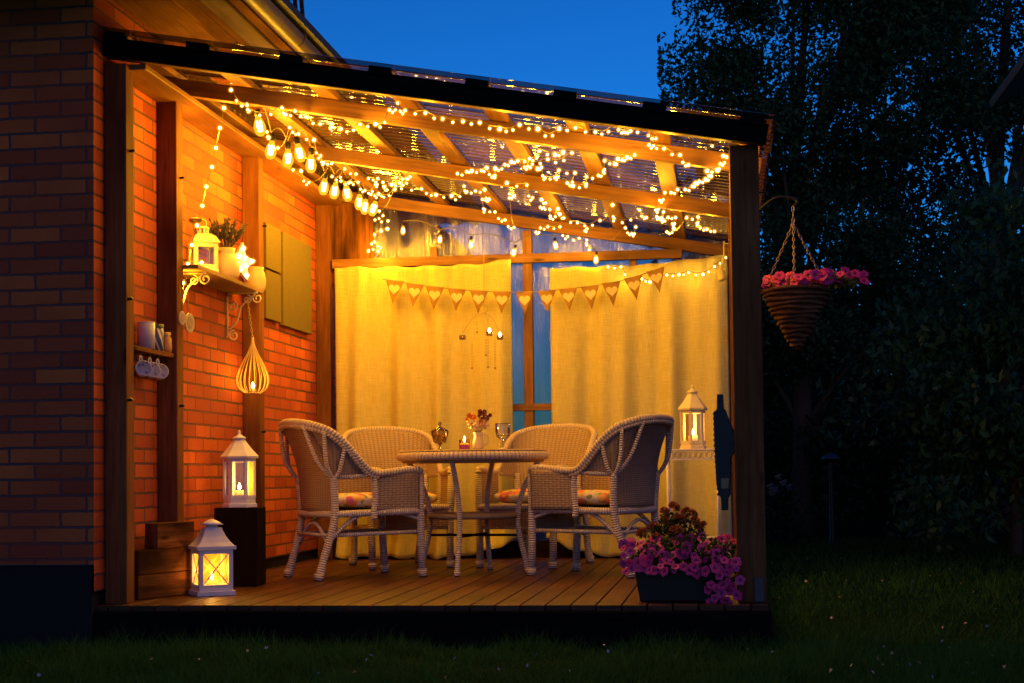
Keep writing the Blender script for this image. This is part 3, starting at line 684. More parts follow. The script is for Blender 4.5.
# plant stand with lantern
sx, sy = 2.70, 3.0
PS = thing('plant_stand', 'slender white metal plant stand before the right curtain', 'stand', (sx, sy, 0))
b = MB(); b.box((0, 0, .752), (.335, .26, .010)); b.build('top', WHITE, PS, bevel=.002)
b = MB()
for yy in (-.128, .128):
    b.box((0, yy, .69), (.33, .006, .008))
    for k in range(9): xx = -.145+.036*k; b.tube([(xx+.015*math.cos(q), yy, .719+.022*math.sin(q)) for q in [2*PI*j/12 for j in range(12)]], .0025, 5, closed=True)
for xx in (-.163, .163): b.box((xx, 0, .69), (.006, .25, .008))
b.build('scroll_apron', WHITE, PS)
for xx in (-.16, .16):
    for yy in (-.122, .122): MB().tube([(xx, yy, 0), (xx, yy, .75)], .0095, 8).build('leg', WHITE, PS)
MB().box((0, 0, .18), (.32, .244, .006)).build('lower_tray', WHITE, PS)
hex_lantern('lantern', 'cream hexagonal lantern on the slender metal plant stand', (2.705, 3.0, .758), R(20), .082, .035, .255, .42, CREAM, 'candle lanterns', 3.2)

# ------------------------------------------------------------------ planter and flowers
PB = thing('planter_box', 'black rectangular planter at the front right corner of the deck', 'planter', (2.69, .21, 0))
b = MB(); b.grid(lambda u, v: (0, 0, 0), 1, 1) if False else None
def frust(w0, d0, w1, d1, z0, z1):
    m = MB(); lo = [(-w0, -d0, z0), (w0, -d0, z0), (w0, d0, z0), (-w0, d0, z0)]; hi = [(-w1, -d1, z1), (w1, -d1, z1), (w1, d1, z1), (-w1, d1, z1)]
    m.v = lo+hi
    for q in ((3, 2, 1, 0), (4, 5, 6, 7), (0, 1, 5, 4), (1, 2, 6, 5), (2, 3, 7, 6), (3, 0, 4, 7)): m.face(q, [(0, 0), (1, 0), (1, 1), (0, 1)], False)
    return m
frust(.19, .12, .215, .14, .002, .165).build('tub', BLACKP, PB, bevel=.006)
frust(.225, .15, .225, .15, .155, .172).build('rim', BLACKP, PB, bevel=.004)
PINK = NT('petunia_petal'); gg = PINK.n('TexCoord'); sp = PINK.n('SeparateXYZ'); PINK.l(gg.outputs['UV'], sp.inputs[0])
oi = PINK.n('ObjectInfo'); base = PINK.mix(oi.outputs['Random'], (.60, .02, .17), (.76, .05, .26))
PINKM = PINK.set(PINK.mix(PINK.ramp(sp.outputs[1], [(.12, (1, 1, 1)), (.38, (0, 0, 0))]), base, (.25, .01, .08)), .6)
def petunia_mesh(seed):
    rnd = random.Random(seed); ph = rnd.random()*6
    b = MB()
    def f(u, v):
        a = 2*PI*u; r = .028*(v**.8)*(1+.10*v*math.cos(5*a+ph)); z = .012*v**.5-.006*v*v+.003*v*math.sin(10*a+ph)-.012
        return (r*math.cos(a), r*math.sin(a), z)
    b.grid(f, 25, 5); return b.mesh('blossom', PINKM)
PETM = [petunia_mesh(k) for k in range(4)]
def blossoms(root, pts, s0, s1):
    for k, (p, nrm) in enumerate(pts):
        o = link('blossom', PETM[k % 4], root, p); o.rotation_euler = Vector(nrm).to_track_quat('Z', 'Y').to_euler(); o.scale = [random.uniform(s0, s1)]*3
def foliage(root, name, blobs, n, L, mat):
    P = []; 
    for (c, r, wt) in blobs:
        k = int(n*wt); d = rng.normal(size=(k, 3)); d /= np.linalg.norm(d, axis=1, keepdims=True); P.append(np.array(c)+d*np.array(r)*(rng.random((k, 1))**.45))
    P = np.concatenate(P); m = len(P)
    return link(name, leaves_mesh(name, P, rng.normal(size=(m, 3))+np.array([0, -.3, .2]), L*rng.uniform(.6, 1.2, m), L*.5*rng.uniform(.7, 1.1, m), mat), root)
DG = leaf_mat('dark_petunia_leaf', (.022, .05, .014), (.05, .085, .025))
PT = thing('petunia_plant', 'bright pink petunias spilling over the black planter box', 'flowers', (2.69, .18, .17))
foliage(PT, 'foliage', [((.03, -.02, .06), (.27, .15, .09), .5), ((.18, -.10, -.02), (.10, .07, .11), .25), ((-.12, -.06, .03), (.13, .08, .07), .25)], 1500, .034, DG)
pts = []
while len(pts) < 98:
    u = random.uniform(-.27, .28); top = .135-.25*(u-.06)**2; lo = -.02-(.13 if u > .12 else .0)-(.02 if u > .0 else 0)
    z = random.uniform(lo, top); dep = -.11-.06*max(0, 1-(z/top)**2 if z > 0 else 1)+.15*max(0, z/top)**2
    p = Vector((u, dep+random.uniform(-.01, .01), z))
    if all((p-q).length > .023 for q, _ in pts): pts.append((p, Vector((.5*u+random.gauss(0, .5), -.9, .35+2.2*max(0, z)+random.gauss(0, .45)))))
blossoms(PT, pts, .55, 1.05)
MG = thing('marigold_plant', 'dark orange marigolds growing behind the pink petunias', 'flowers', (2.66, .30, .17))
foliage(MG, 'foliage', [((.0, 0, .13), (.15, .09, .12), 1)], 900, .03, DG)
MARI = plain('marigold_petal', (.50, .125, .012), .7, bump=0, var=.5, scale=50)
mg = leaves_mesh('blossom', *(lambda d: (d*np.array([.023, .023, .015]), d+rng.normal(size=d.shape)*.4, np.full(len(d), .017), np.full(len(d), .013)))((lambda q: q/np.linalg.norm(q, axis=1, keepdims=True))(rng.normal(size=(120, 3))*np.array([1, 1, .8])+np.array([0, 0, .5]))), MARI)
for (u, z, yy) in ((-.155, .15, -.05), (-.10, .18, -.03), (-.09, .13, -.08), (-.04, .20, -.02), (-.045, .25, .0), (.03, .215, -.03), (.055, .25, .02), (.10, .20, 0), (.135, .18, -.02), (.01, .16, -.08), (.0, .27, .05), (.09, .235, .05)):
    o = link('blossom', mg, MG, (u, yy, z)); o.rotation_euler = (random.gauss(.5, .3), random.gauss(0, .4), random.random()*6); o.scale = [random.uniform(.85, 1.25)]*3

# hanging basket
bc = at(796, 291, .76); top = at(793, 206, .76)
HB = thing('hanging_basket', 'cone shaped wicker basket hanging on three chains from the bracket', 'basket', (bc.x, .76, bc.z))
b = MB(); Rb = .165
def conef(u, v):
    r = Rb*(1-v)**.92+.006; a = 2*PI*u
    return (r*math.cos(a), r*math.sin(a), -.30*v)
b.grid(conef, 24, 12)
for k in range(13):
    v = k/13; r = Rb*(1-v)**.92+.010
    b.tube([((r+.004*math.sin(q*5+k))*math.cos(q), (r+.004*math.sin(q*5+k))*math.sin(q), -.30*v+.004*math.sin(q*3+k*2)) for q in [2*PI*j/24 for j in range(24)]], .0105, 6, closed=True)
b.build('wicker_cone', wood('dark_willow', (.13, .055, .025), (.30, .15, .075), .7, 6, 30, .6, False), HB)
apex = Vector((top.x-bc.x, 0, top.z-bc.z))
def chain(p, q, link_l, r, name, par, mat):
    p, q = Vector(p), Vector(q); n = max(2, int((q-p).length/link_l)); d = (q-p)/n; b = MB(); qd = d.to_track_quat('Z', 'Y').to_matrix()
    for i in range(n):
        c = p+d*(i+.5); tw = Matrix.Rotation(PI/2*(i % 2), 3, 'Z')
        b.tube([c+qd@(tw@Vector((link_l*.27*math.cos(a), 0, link_l*.68*math.sin(a)))) for a in [2*PI*k/10 for k in range(10)]], r, 5, closed=True)
    return b.build(name, mat, par)
CHM = plain('rusty_chain', (.30, .22, .20), .5, .5)
for a in (10, 165, 265):
    chain((Rb*math.cos(R(a)), Rb*math.sin(R(a)), .01), apex-Vector((0, 0, .09)), .022, .0022, 'chain', HB, CHM)
chain(apex-Vector((0, 0, .09)), apex, .024, .0026, 'chain', HB, CHM)
BP = thing('petunia_plant', 'pink petunias and yellow green leaves in the hanging basket', 'flowers', (bc.x, .76, bc.z))
foliage(BP, 'foliage', [((.0, 0, .035), (.175, .17, .04), .75), ((.20, -.03, .045), (.13, .10, .045), .3)], 1000, .036, leaf_mat('yellow_green_leaf', (.10, .11, .025), (.24, .22, .05)))
pts = []
for k in range(62):
    u = random.uniform(-.18, .20); pts.append((Vector((u+.02+(.13 if k > 42 else 0), -math.sqrt(max(.0, .0324-u*u*.8))*random.uniform(.5, 1), .02+.05*random.random()+.02*(u > .05))), Vector((u*2+random.gauss(0, .2), -.8, .5+random.gauss(0, .2)))))
blossoms(BP, pts, .7, 1.1)
o = pts

# dark iron ornament on the inner side of the right post
oz0 = at(735, 510, .12).z; h = .545
def prof(z):
    t = z/h
    return .034+.020*math.sin(min(1, t/.5)*PI/2)*(1-.0*t)-.022*max(0, t-.8)/.2
OR = thing('iron_wall_ornament', 'dark teal iron ornament hanging on the inner face of the right post', 'ornament', (2.90, .14, oz0), R(0))
poly = [(.018, 0), (.050, .0), (.052, .055), (.062, .075), (.064, .17), (.066, .24), (.088, .28), (.090, .36), (.074, .39), (.060, .43), (.046, .47), (.038, .475), (.036, .545), (.006, .545), (.004, .475), (-.012, .46), (-.010, .30), (-.004, .12), (.006, .075), (.016, .06)]
MB().prism([(x-.03, z) for x, z in poly], -.055, .055).build('plate', TEALM, OR, bevel=.008)
b = MB()
for k in range(16): b.ball((-.038+.0125*max(0, 1-k/9), -.02+.04*(k % 2), .075+.0255*k), .008, 7, 5)
b.build('bead_row', TEALM, OR)
MB().prism([(-.012, .10), (.022, .10), (.026, .15), (-.012, .15)], -.062, -.05).build('label_plate', plain('brass_label', (.22, .15, .08), .4, .4), OR, bevel=.002)
MB().ball((.035, -.03, .32), .03, 12, 8, (1, .9, 1.5)).build('knob', TEALM, OR)

# ================================================================== WALL SHELVES AND WHAT STANDS ON THEM
SZ = 1.765
SH = thing('wall_shelf', 'pale wooden wall shelf on scrolled iron brackets between two posts', 'shelf', (XW, 1.4, SZ))
def wl(p): return Vector(p)-Vector((XW, 1.4, SZ))
MB().box(wl((.0, 1.40, SZ-.012)), (.20, 1.20, .024)).build('board', W_SHELF, SH, bevel=.003)
def spiral(c, r0, r1, turns, a0, X, sgn=1, n=22):
    return [(X, c[0]+sgn*(r0+(r1-r0)*k/n)*math.cos(a0+turns*2*PI*k/n), c[1]+(r0+(r1-r0)*k/n)*math.sin(a0+turns*2*PI*k/n)) for k in range(n+1)]
for y in (.92, 1.88):
    b = MB(); q = Vector((0, y-1.4, 0))
    b.tube([q+Vector((.008, 0, -.028)), q+Vector((.008, 0, -.30))], .007, 6); b.tube([q+Vector((.005, 0, -.030)), q+Vector((.20, 0, -.030))], .007, 6)
    b.tube(smooth_path([q+Vector((.012, 0, -.26)), q+Vector((.07, 0, -.20)), q+Vector((.10, 0, -.11)), q+Vector((.185, 0, -.04))], 6), .006, 6)
    for (cx, cz, r, tr) in ((.20, -.065, .034, 1.4), (.135, -.07, .028, -1.3), (.05, -.29, .034, 1.3), (.045, -.11, .03, -1.4)):
        b.tube([q+Vector((cx+(r*(1-.75*k/24))*math.cos(PI/2+tr*2*PI*k/24), 0, cz+(r*(1-.75*k/24))*math.sin(PI/2+tr*2*PI*k/24))) for k in range(25)], .0048, 6)
    b.build('scroll_bracket', CREAM, SH)
def on_shelf(px, py, X=.0): p = atx(px, py, X); return (X, p.y, SZ+.001)
# candle lantern of cream metal
o = thing('lantern', 'small cream metal lantern on the wall shelf beside a jug', 'lantern', on_shelf(203, 268, .0), R(35), 'candle lanterns')
MB().box((0, 0, .008), (.145, .145, .016)).build('base', CREAM, o, bevel=.002)
b = MB()
for x in (-1, 1):
    for y in (-1, 1): b.box((x*.058, y*.058, .09), (.022, .022, .15))
for a in range(4): M = rz_m(a*PI/2); b.box(M@Vector((0, -.058, .03)), (.096, .016, .03), M); b.box(M@Vector((0, -.058, .155)), (.096, .016, .025), M)
b.build('frame', CREAM, o, bevel=.001)
for a in range(4): M = rz_m(a*PI/2); b = MB(); b.grid(lambda u, v: M@Vector((-.048+.096*u, -.055, .045+.1*v)), 1, 1); b.build('pane', GLASS, o)
MB().lathe([(.112, .168), (.108, .176), (.085, .205), (.055, .222)], 4, rot=PI/4, smooth=False, cap=True).build('roof', CREAM, o)
b = MB()
for k in range(8): a = 2*PI*k/8; b.box((.03*math.cos(a), .03*math.sin(a), .238), (.008, .01, .032), rz_m(a))
b.lathe([(.036, .252), (.036, .26), (.015, .268), (0, .269)], 16); b.tube([(.022*math.cos(q), 0, .285+.022*math.sin(q)) for q in [2*PI*j/16 for j in range(16)]], .0025, 5, closed=True)
b.build('chimney', CREAM, o)
MB().lathe([(0, .016), (.022, .016), (.022, .06), (0, .06)], 12).build('candle', WAX, o)
# tall candle holder behind it
p = on_shelf(191, 262, -.055)
o = thing('candle_holder', 'tall thin wrought iron candle holder at the near end of the shelf', 'candle holder', (p[0]+.02, p[1]+.02, SZ+.001))
b = MB(); b.lathe([(.038, 0), (.036, .006), (.008, .012)], 14); b.tube([(0, 0, 0), (0, 0, .285)], .0045, 6)
for s in (1, -1): b.tube(smooth_path([(0, 0, .05), (0, .035*s, .09), (0, .03*s, .13), (0, .008*s, .12)], 5), .0035, 5); b.tube(smooth_path([(0, 0, .22), (0, .03*s, .245), (0, .034*s, .285)], 5), .003, 5)
b.lathe([(.012, .28), (.036, .292), (.038, .305)], 14); b.build('stem', plain('dark_bronze_iron', (.09, .06, .03), .5, .4), o)
MB().lathe([(0, .293), (.024, .293), (.024, .312), (0, .314)], 12).build('tealight', WAX, o)
# jug with lavender
jp = on_shelf(226, 276, .03)
o = thing('stoneware_jug', 'cream stoneware jug with one handle on the wall shelf', 'jug', jp)
MB().lathe([(0, 0), (.062, 0), (.078, .03), (.082, .075), (.070, .12), (.052, .145), (.048, .16), (.058, .185), (.054, .186), (.044, .16)], 24).build('jug_body', CERAM, o)
MB().tube(smooth_path([(-.02, -.046, .172), (-.035, -.095, .165), (-.035, -.10, .11), (-.025, -.072, .08)], 6), .009, 8).build('handle', CERAM, o)
lv = thing('lavender_bunch', 'dried dark lavender bunch standing in the stoneware jug', 'flowers', jp)
b = MB(); P = []; N = []
for k in range(70):
    a = random.random()*2*PI; s = random.random()**.6*.15; e = Vector((s*math.cos(a)*.8, s*math.sin(a), .29+random.random()*.09-s*.25)); st = Vector((0, 0, .15))
    b.tube([st, e], .0016, 4)
    for j in range(7): P.append(st.lerp(e, .58+.07*j)+Vector((random.gauss(0, .004), random.gauss(0, .004), 0))); N.append((e-st).normalized()+Vector((random.gauss(0, .4), random.gauss(0, .4), 0)))
b.build('stems', plain('dry_stem', (.10, .085, .045), .8), lv)
link('blossoms', leaves_mesh('lavender_spikes', np.array(P), np.array(N), np.full(len(P), .026), np.full(len(P), .015), plain('dried_lavender', (.085, .07, .075), .9)), lv)
# jar behind the star
o = thing('storage_jar', 'cream pot at the far end of the wall shelf behind the star', 'pot', on_shelf(255, 289, .0))
MB().lathe([(0, 0), (.05, 0), (.066, .03), (.07, .08), (.062, .125), (.052, .145), (.058, .16), (.052, .161), (.045, .145)], 24).build('pot_body', CERAM, o)
MB().lathe([(.045, .15), (.0, .155)], 20).build('lid', CERAM, o)
# lit star
sp_ = atx(240, 266, .085)
st = thing('star_light', 'white star decoration with lit bulbs leaning on the wall shelf', 'star', (.085, sp_.y, SZ+.115), 0)
pl = []
for k in range(10): a = PI/2+PI*k/5; r = .125 if k % 2 == 0 else .058; pl.append((r*math.cos(a), r*math.sin(a)))
M = Matrix.Rotation(R(62), 3, 'Z')@Matrix.Rotation(R(8), 3, 'Y')
MB().prism(pl, -.012, .012, M).build('star_body', WHITE, st, bevel=.003)
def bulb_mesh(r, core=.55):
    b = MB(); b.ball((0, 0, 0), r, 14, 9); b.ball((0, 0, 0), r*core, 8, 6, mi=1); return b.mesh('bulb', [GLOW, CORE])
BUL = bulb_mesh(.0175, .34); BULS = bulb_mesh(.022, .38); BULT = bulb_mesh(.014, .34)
for k in range(10):
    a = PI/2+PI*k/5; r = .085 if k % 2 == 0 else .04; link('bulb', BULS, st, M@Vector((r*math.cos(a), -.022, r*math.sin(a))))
lamp(M@Vector((0, -.10, 0)), .25, st)
# three canvas boards on the wall
for (pts, lab) in ((((266, 222), (281, 270)), 'upper small olive canvas board on the brick wall'), (((266, 272), (281, 318)), 'lower small olive canvas board on the brick wall'), (((283, 231), (312, 332)), 'large olive canvas board on the brick wall')):
    a = atx(*pts[0], -.065); c = atx(*pts[1], -.065)
    z1, z0 = a.z-.0, (1.992 if pts[1][1] == 270 else 1.655 if pts[1][1] == 318 else 1.645); z1 = 2.292 if pts[0][1] != 272 else 1.978
    o = MB().box((0, 0, 0), (.03, c.y-a.y, z1-z0)).build('canvas_board', OLIVE, bevel=.003); o.location = (-.079, (a.y+c.y)/2, (z0+z1)/2); tag(o, lab, 'wall board', 'olive boards on the brick wall')
# drop shaped wire lantern on a chain
dl = at(251, 394, 2.0)
WL = thing('hanging_wire_lantern', 'drop shaped wire lantern hanging on a chain from the wall shelf', 'lantern', (.03, 2.0, 1.125), 0, 'candle lanterns')
WIRE = plain('pale_brass_wire', (.62, .46, .22), .45, .3)
b = MB(); pr_ = [(.0, .345), (.006, .335), (.012, .30), (.032, .25), (.066, .185), (.092, .125), (.10, .08), (.088, .035), (.06, .008), (.045, 0)]
for k in range(18):
    a = 2*PI*k/18; b.tube(smooth_path([(r*math.cos(a), r*math.sin(a), z) for r, z in pr_], 3), .0028, 5)
b.tube([(.045*math.cos(2*PI*k/18), .045*math.sin(2*PI*k/18), 0) for k in range(18)], .004, 5, closed=True); b.lathe([(.0, .35), (.010, .345), (.010, .32), (.014, .30)], 10)
b.build('wire_cage', WIRE, WL)
MB().lathe([(0, 0), (.045, 0), (.045, .006), (0, .006)], 16).build('tray', WIRE, WL)
MB().lathe([(0, .006), (.021, .006), (.021, .024), (0, .024)], 14).build('tealight', WAX, WL)
MB().lathe([(0, .03), (.010, .038), (.012, .048), (.006, .062), (0, .072)], 10).build('flame', FLAME, WL)
lamp((0, 0, .10), 1.6, WL, .012)
chain((0, 0, .34), (.005, -.12, SZ-1.125-.06), .022, .0025, 'chain', WL, WIRE)
# oval plaques hanging at the second post
for k, (px, py, r, lab) in enumerate(((182, 318, .033, 'small cream oval tag hanging at the second left post'), (189.5, 323, .047, 'larger pale oval plaque hanging beside a smaller tag'))):
    p = atx(px, py, .035); o = thing('oval_plaque', lab, 'plaque', (.035, p.y, p.z))
    def df(u, v): return (.0, 0, 0)
    M = rz_m(R(62)); b = MB(); b.prism([(r*.72*math.cos(2*PI*j/24), r*1.15*math.sin(2*PI*j/24)) for j in range(24)], -.005, .005, M); b.build('disc', CERAM, o, bevel=.002)
    MB().tube([(0, 0, r*1.15), (-.01, .0, .17)], .0022, 5).build('cord', ROPE, o)
    MB().prism([(r*.4*math.cos(2*PI*j/20), r*.7*math.sin(2*PI*j/20)) for j in range(20)], -.0075, .0, M).build('motif', plain('pale_motif', (.50, .38, .20), .7), o)

# small shelf between the first two posts
CSZ = 1.275
CS = thing('narrow_shelf', 'narrow dark shelf board between the first two posts', 'shelf', (XW, .4, CSZ))
MB().box((.05, .0, -.012), (.10, .60, .024)).build('board', W_OLD, CS, bevel=.003)
MB().box((.012, .0, -.11), (.022, .60, .05)).build('hook_rail', W_DARK, CS, bevel=.003)
def on_cub(px, py): p = atx(px, py, -.04); return (-.04, p.y, CSZ+.001)
BLUEW = plain('pale_blue_enamel', (.55, .55, .66), .35)
q = on_cub(146, 343); o = thing('enamel_tin', 'plain pale tin cylinder on the narrow shelf', 'tin', q)
MB().lathe([(0, 0), (.046, 0), (.046, .138), (.042, .139), (0, .132)], 24).build('tin_body', BLUEW, o)
MB().tube([(.046*math.cos(2*PI*k/24), .046*math.sin(2*PI*k/24), .138) for k in range(24)], .002, 5, closed=True).build('rim', WHITE, o)
q = on_cub(157, 345); o = thing('striped_canister', 'small canister with blue and white twisted stripes and metal lid', 'canister', q)
t_ = NT('blue_white_stripes'); sp2 = t_.n('SeparateXYZ'); t_.l(t_.n('TexCoord').outputs['UV'], sp2.inputs[0])
f_ = t_.math('SINE', t_.math('ADD', t_.math('MULTIPLY', sp2.outputs[0], 6*2*PI), t_.math('MULTIPLY', sp2.outputs[1], 70)))
STR = t_.set(t_.mix(t_.ramp(f_, [(.45, (0, 0, 0)), (.55, (1, 1, 1))]), (.06, .10, .28), (.70, .70, .72)), .35)
MB().lathe([(0, 0), (.034, 0), (.034, .125), (0, .125)], 24).build('canister_body', STR, o); MB().lathe([(.036, .122), (.036, .142), (0, .144)], 24).build('lid', STEEL, o)
q = on_cub(166, 347); o = thing('amber_jar', 'little amber glass jar at the end of the narrow shelf', 'jar', q)
MB().lathe([(0, .001), (.030, .001), (.032, .02), (.032, .075), (.024, .09), (.024, .10)], 20).build('jar_body', plain('amber_jar_glass', (.55, .28, .06), .15, bump=0), o); MB().lathe([(.027, .095), (.027, .112), (0, .113)], 20).build('lid', WIRE, o)
# three cups on hooks
fc = NT('flowered_china'); v_ = fc.obj(); vo = fc.n('TexVoronoi'); vo.inputs['Scale'].default_value = 38; fc.l(v_, vo.inputs['Vector'])
CHINA = fc.set(fc.mix(fc.ramp(vo.outputs['Distance'], [(.28, (1, 1, 1)), (.36, (0, 0, 0))]), (.66, .66, .72), fc.mix(fc.noise(v_, 20, 2), (.10, .12, .42), (.55, .12, .12))), .25)
for k, (px, lab) in enumerate(((141, 'nearest of three flowered cups hanging under the narrow shelf'), (150, 'middle one of three flowered cups hanging under the narrow shelf'), (158, 'farthest of three flowered cups hanging under the narrow shelf'))):
    p = atx(px, 370, -.02); o = thing('china_cup', lab, 'cup', (-.02, p.y, CSZ-.105), 0, 'cups hanging on hooks')
    b = MB(); b.lathe([(.016, 0), (.020, .004), (.034, .02), (.040, .045), (.042, .066), (.039, .066), (.036, .045), (.028, .018), (0, .008)], 20)
    cup = b.build('cup_body', CHINA, o); cup.rotation_euler = (R(72), 0, R(34)); cup.location = (0, .0, -.025)
    MB().tube(smooth_path([(0, 0, .01), (.0, .012, .045), (0, -.004, .062), (0, -.022, .05), (0, -.022, .012)], 5), .0045, 6).build('handle', CHINA, o)
    MB().tube(smooth_path([(0, 0, .082), (0, 0, .062), (0, .012, .052), (0, .016, .062)], 4), .0025, 5).build('hook', STEEL, o)

# ------------------------------------------------------------------ bunting
YB = 3.72
line = smooth_path([at(383, 279, YB), at(430, 286.5, YB), at(480, 291, YB), at(527, 292, YB), at(575, 288, YB), at(620, 281, YB), at(664, 267, YB)], 8)
BT = thing('heart_bunting', 'string of brown burlap flags with cream hearts across both curtains', 'bunting', line[0])
MB().tube([p-line[0] for p in line], .0035, 6).build('twine', ROPE, BT)
hp = [(.041*(16*math.sin(t)**3)/16, .041*(13*math.cos(t)-5*math.cos(2*t)-2*math.cos(3*t)-math.cos(4*t))/16) for t in [2*PI*k/28 for k in range(28)]]
for k, px in enumerate((395, 415, 435, 457, 479, 502, 524.5, 546.5, 568, 590, 611, 633, 655.5)):
    i = min(range(len(line)), key=lambda j: abs((line[j]-at(px, 285, YB)).x)); x = at(px, 285, YB).x
    a, c = line[max(0, i-1)], line[min(len(line)-1, i+1)]; z = a.z+(c.z-a.z)*(x-a.x)/(c.x-a.x); tl = math.atan2(c.z-a.z, c.x-a.x)
    M = Matrix.Rotation(-tl*.6, 3, 'Y')@Matrix.Rotation(R(random.uniform(-9, 9)), 3, 'Z')
    b = MB(); w = .068; hgt = random.uniform(.155, .172)
    def ff(u, v): return M@Vector(((2*u-1)*w*(1-v), .004*math.sin(u*5+k)*v, .004-hgt*v))
    b.grid(ff, 8, 10, uvs=(.14, .18)); f = b.build('flag', BURLAP, BT, Vector((x, YB, z))-line[0]); sd = f.modifiers.new('thickness', 'SOLIDIFY'); sd.thickness = .002
    MB().prism([(q[0], q[1]-.058) for q in hp], -.005, -.002, M).build('heart', CREAMF, f)

# candle mobile hanging before the left curtain
a0 = at(484, 250, 3.5)
MO = thing('candle_mobile', 'hanging wire mobile with three glass candle cups and bead strings', 'mobile', a0)
MW = plain('mobile_wire', (.4, .28, .14), .5, .4)
def mo(px, py, dy=0): return at(px, py, 3.5+dy)-a0
b = MB(); b.tube([(0, 0, .12), mo(484, 308)], .0018, 5); b.tube([mo(484+4*math.cos(q), 309+4*math.sin(q)) for q in [2*PI*j/12 for j in range(12)]], .0016, 5, closed=True)
for px, dy in ((462.5, -.05), (489.5, -.08), (500, .05)): b.tube(smooth_path([mo(484, 313), mo((484+px)/2, 318, dy/2), mo(px, 333, dy)], 5), .0018, 5)
b.build('wire_frame', MW, MO)
for px, py, dy, lit in ((462.5, 338, -.05, 0), (489.5, 334, -.08, 1), (500, 338, .05, 1)):
    c = mo(px, py, dy); cu = MB(); cu.lathe([(0, -.012), (.020, -.012), (.023, .0), (.024, .022)], 14, c=c); cu = cu.build('candle_cup', SMOKE, MO)
    MB().lathe([(0, -.01), (.017, -.01), (.017, .004), (0, .004)], 12, c=c).build('wax', WAX, cu)
    if lit: MB().lathe([(0, .008), (.009*(.6+.5*lit), .016), (.010*(.6+.5*lit), .024), (0, .046)], 8, c=c).build('flame', FLAME, cu)
for px, y0, y1 in ((472, 345, 368), (486, 340, 355), (488, 340, 367), (495, 341, 368), (477, 322, 332)):
    b = MB(); n = int((y1-y0)/2.6)
    for j in range(n+1): b.ball(mo(px, y0+(y1-y0)*j/n), .0042 if j < n else .009, 6, 4)
    b.tube([mo(px, y0-6), mo(px, y1)], .001, 4); b.build('bead_string', MW, MO)
# hanging cloth strap in the right rear corner
q = at(722, 236, 3.3); o = MB()
o.tube(smooth_path([(2.93, 3.3, 2.17), (2.925, 3.3, 2.05), (2.90, 3.31, 1.97), (2.915, 3.3, 1.90)], 6), [.006]*6+[.012]*6+[.03]*6+[.02], 8)
tag(o.build('knotted_cloth', LINEN), 'knotted bundle of cream cloth tied in the right rear corner', 'cloth')

# ================================================================== STRING LIGHTS
def zr(p, off=0): return roof_z(p.x)-off
def bulb_pos(px, py):
    p = atroof(px, py, .035)
    if p.y < .10: p = atroof(px, py, -.06)
    if p.y < .08: p = at(px, py, .10)
    if p.y > 3.9: p = at(px, py, 3.86)
    return p
def string(name, label, pix, group, pos=bulb_pos, power=0, every=0, mesh=None, closed=False):
    P = [pos(*q) if len(q) == 2 else at(*q) for q in pix]
    t = thing(name, label, 'string lights', P[0], 0, group)
    w = []
    for i in range(len(P)-1):
        a, c = P[i], P[i+1]; d = (c-a).length
        for k in range(4): s = k/4; w.append(a.lerp(c, s)+Vector((0, 0, .016-.10*min(d, .5)*4*s*(1-s)))-P[0])
    w.append(P[-1]+Vector((0, 0, .016))-P[0]); MB().tube(w, .0022, 4).build('cable', CABLE, t)
    if not mesh and len(P) < 60:                         # smaller bulbs in the longer gaps
        for i in range(len(P)-1):
            d = (P[i+1]-P[i]).length
            if .06 < d < .6:
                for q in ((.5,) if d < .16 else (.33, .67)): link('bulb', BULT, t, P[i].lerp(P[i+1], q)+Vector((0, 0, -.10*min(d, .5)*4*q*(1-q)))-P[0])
    for i, p in enumerate(P):
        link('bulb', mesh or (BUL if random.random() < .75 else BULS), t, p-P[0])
        if every and i % every == every//2: lamp(p-P[0]+Vector((0, -.01, -.045)), power, t, .018)
    return t
PW = 6.0; GR = 'fairy light strings under the roof'
string('fairy_lights', 'string of fairy lights along the second rafter from the front', [(231,90),(247,105),(249,111),(282,108),(286,114.5),(295,111),(306,117),(320,124),(340.6,129),(360,124.5),(375.5,124),(389.5,110),(398,103),(405,110.5),(425.4,113),(442.6,119),(463,121.5),(479.7,122.8),(499.6,129),(519.6,125),(538,129),(559,128.7),(575.5,128),(595.4,132),(615,124),(625,132.5),(630.5,131),(644.6,128.7),(655.6,138.4),(649,145),(664,148.6),(680,155),(688.4,165)], GR, power=PW*.85, every=4)
string('fairy_lights', 'fairy lights looping across the right end of the roof', [(723,156),(726.5,157),(720.4,164),(717,170),(707,171),(710.6,176),(705.8,179.6),(699.4,181.7),(695.8,183.5),(692.5,186.3),(685.3,189.6),(677.6,189.6),(671,192.7),(664.8,192.7),(659.7,200.4),(655.8,210),(658,217.6),(663.5,212),(661.7,220),(668,217.6),(675.6,217.6),(672.5,224),(674.5,228.8),(667,232),(686.6,217.8),(698,217),(697,223.4),(707,229.3),(714.5,231.4)], GR, power=PW, every=6)
string('fairy_lights', 'fairy lights wound in a tangle between the middle rafters', [(634.6,155),(627,157.6),(622,160),(618,159),(615,164),(604.6,160.7),(603.6,171.4),(598.5,175.5),(586.5,176.8),(585.7,185),(573,186),(567.3,183),(575,173),(558.8,170.4),(555,177.8),(545,177.8),(541.4,167.3),(537.8,169),(530,167.6),(524.7,167.3),(529.6,158.6),(539.6,151),(555,154.8),(563,152.5),(572,153),(547.8,159.4),(524.7,161.4),(517.8,161),(511.4,162),(505,164.8),(495.3,168.6),(494.3,176.3),(486.6,167.9),(481.4,170.7),(471.7,171),(466.6,171.7),(457.4,173.7)], GR, power=PW, every=6)
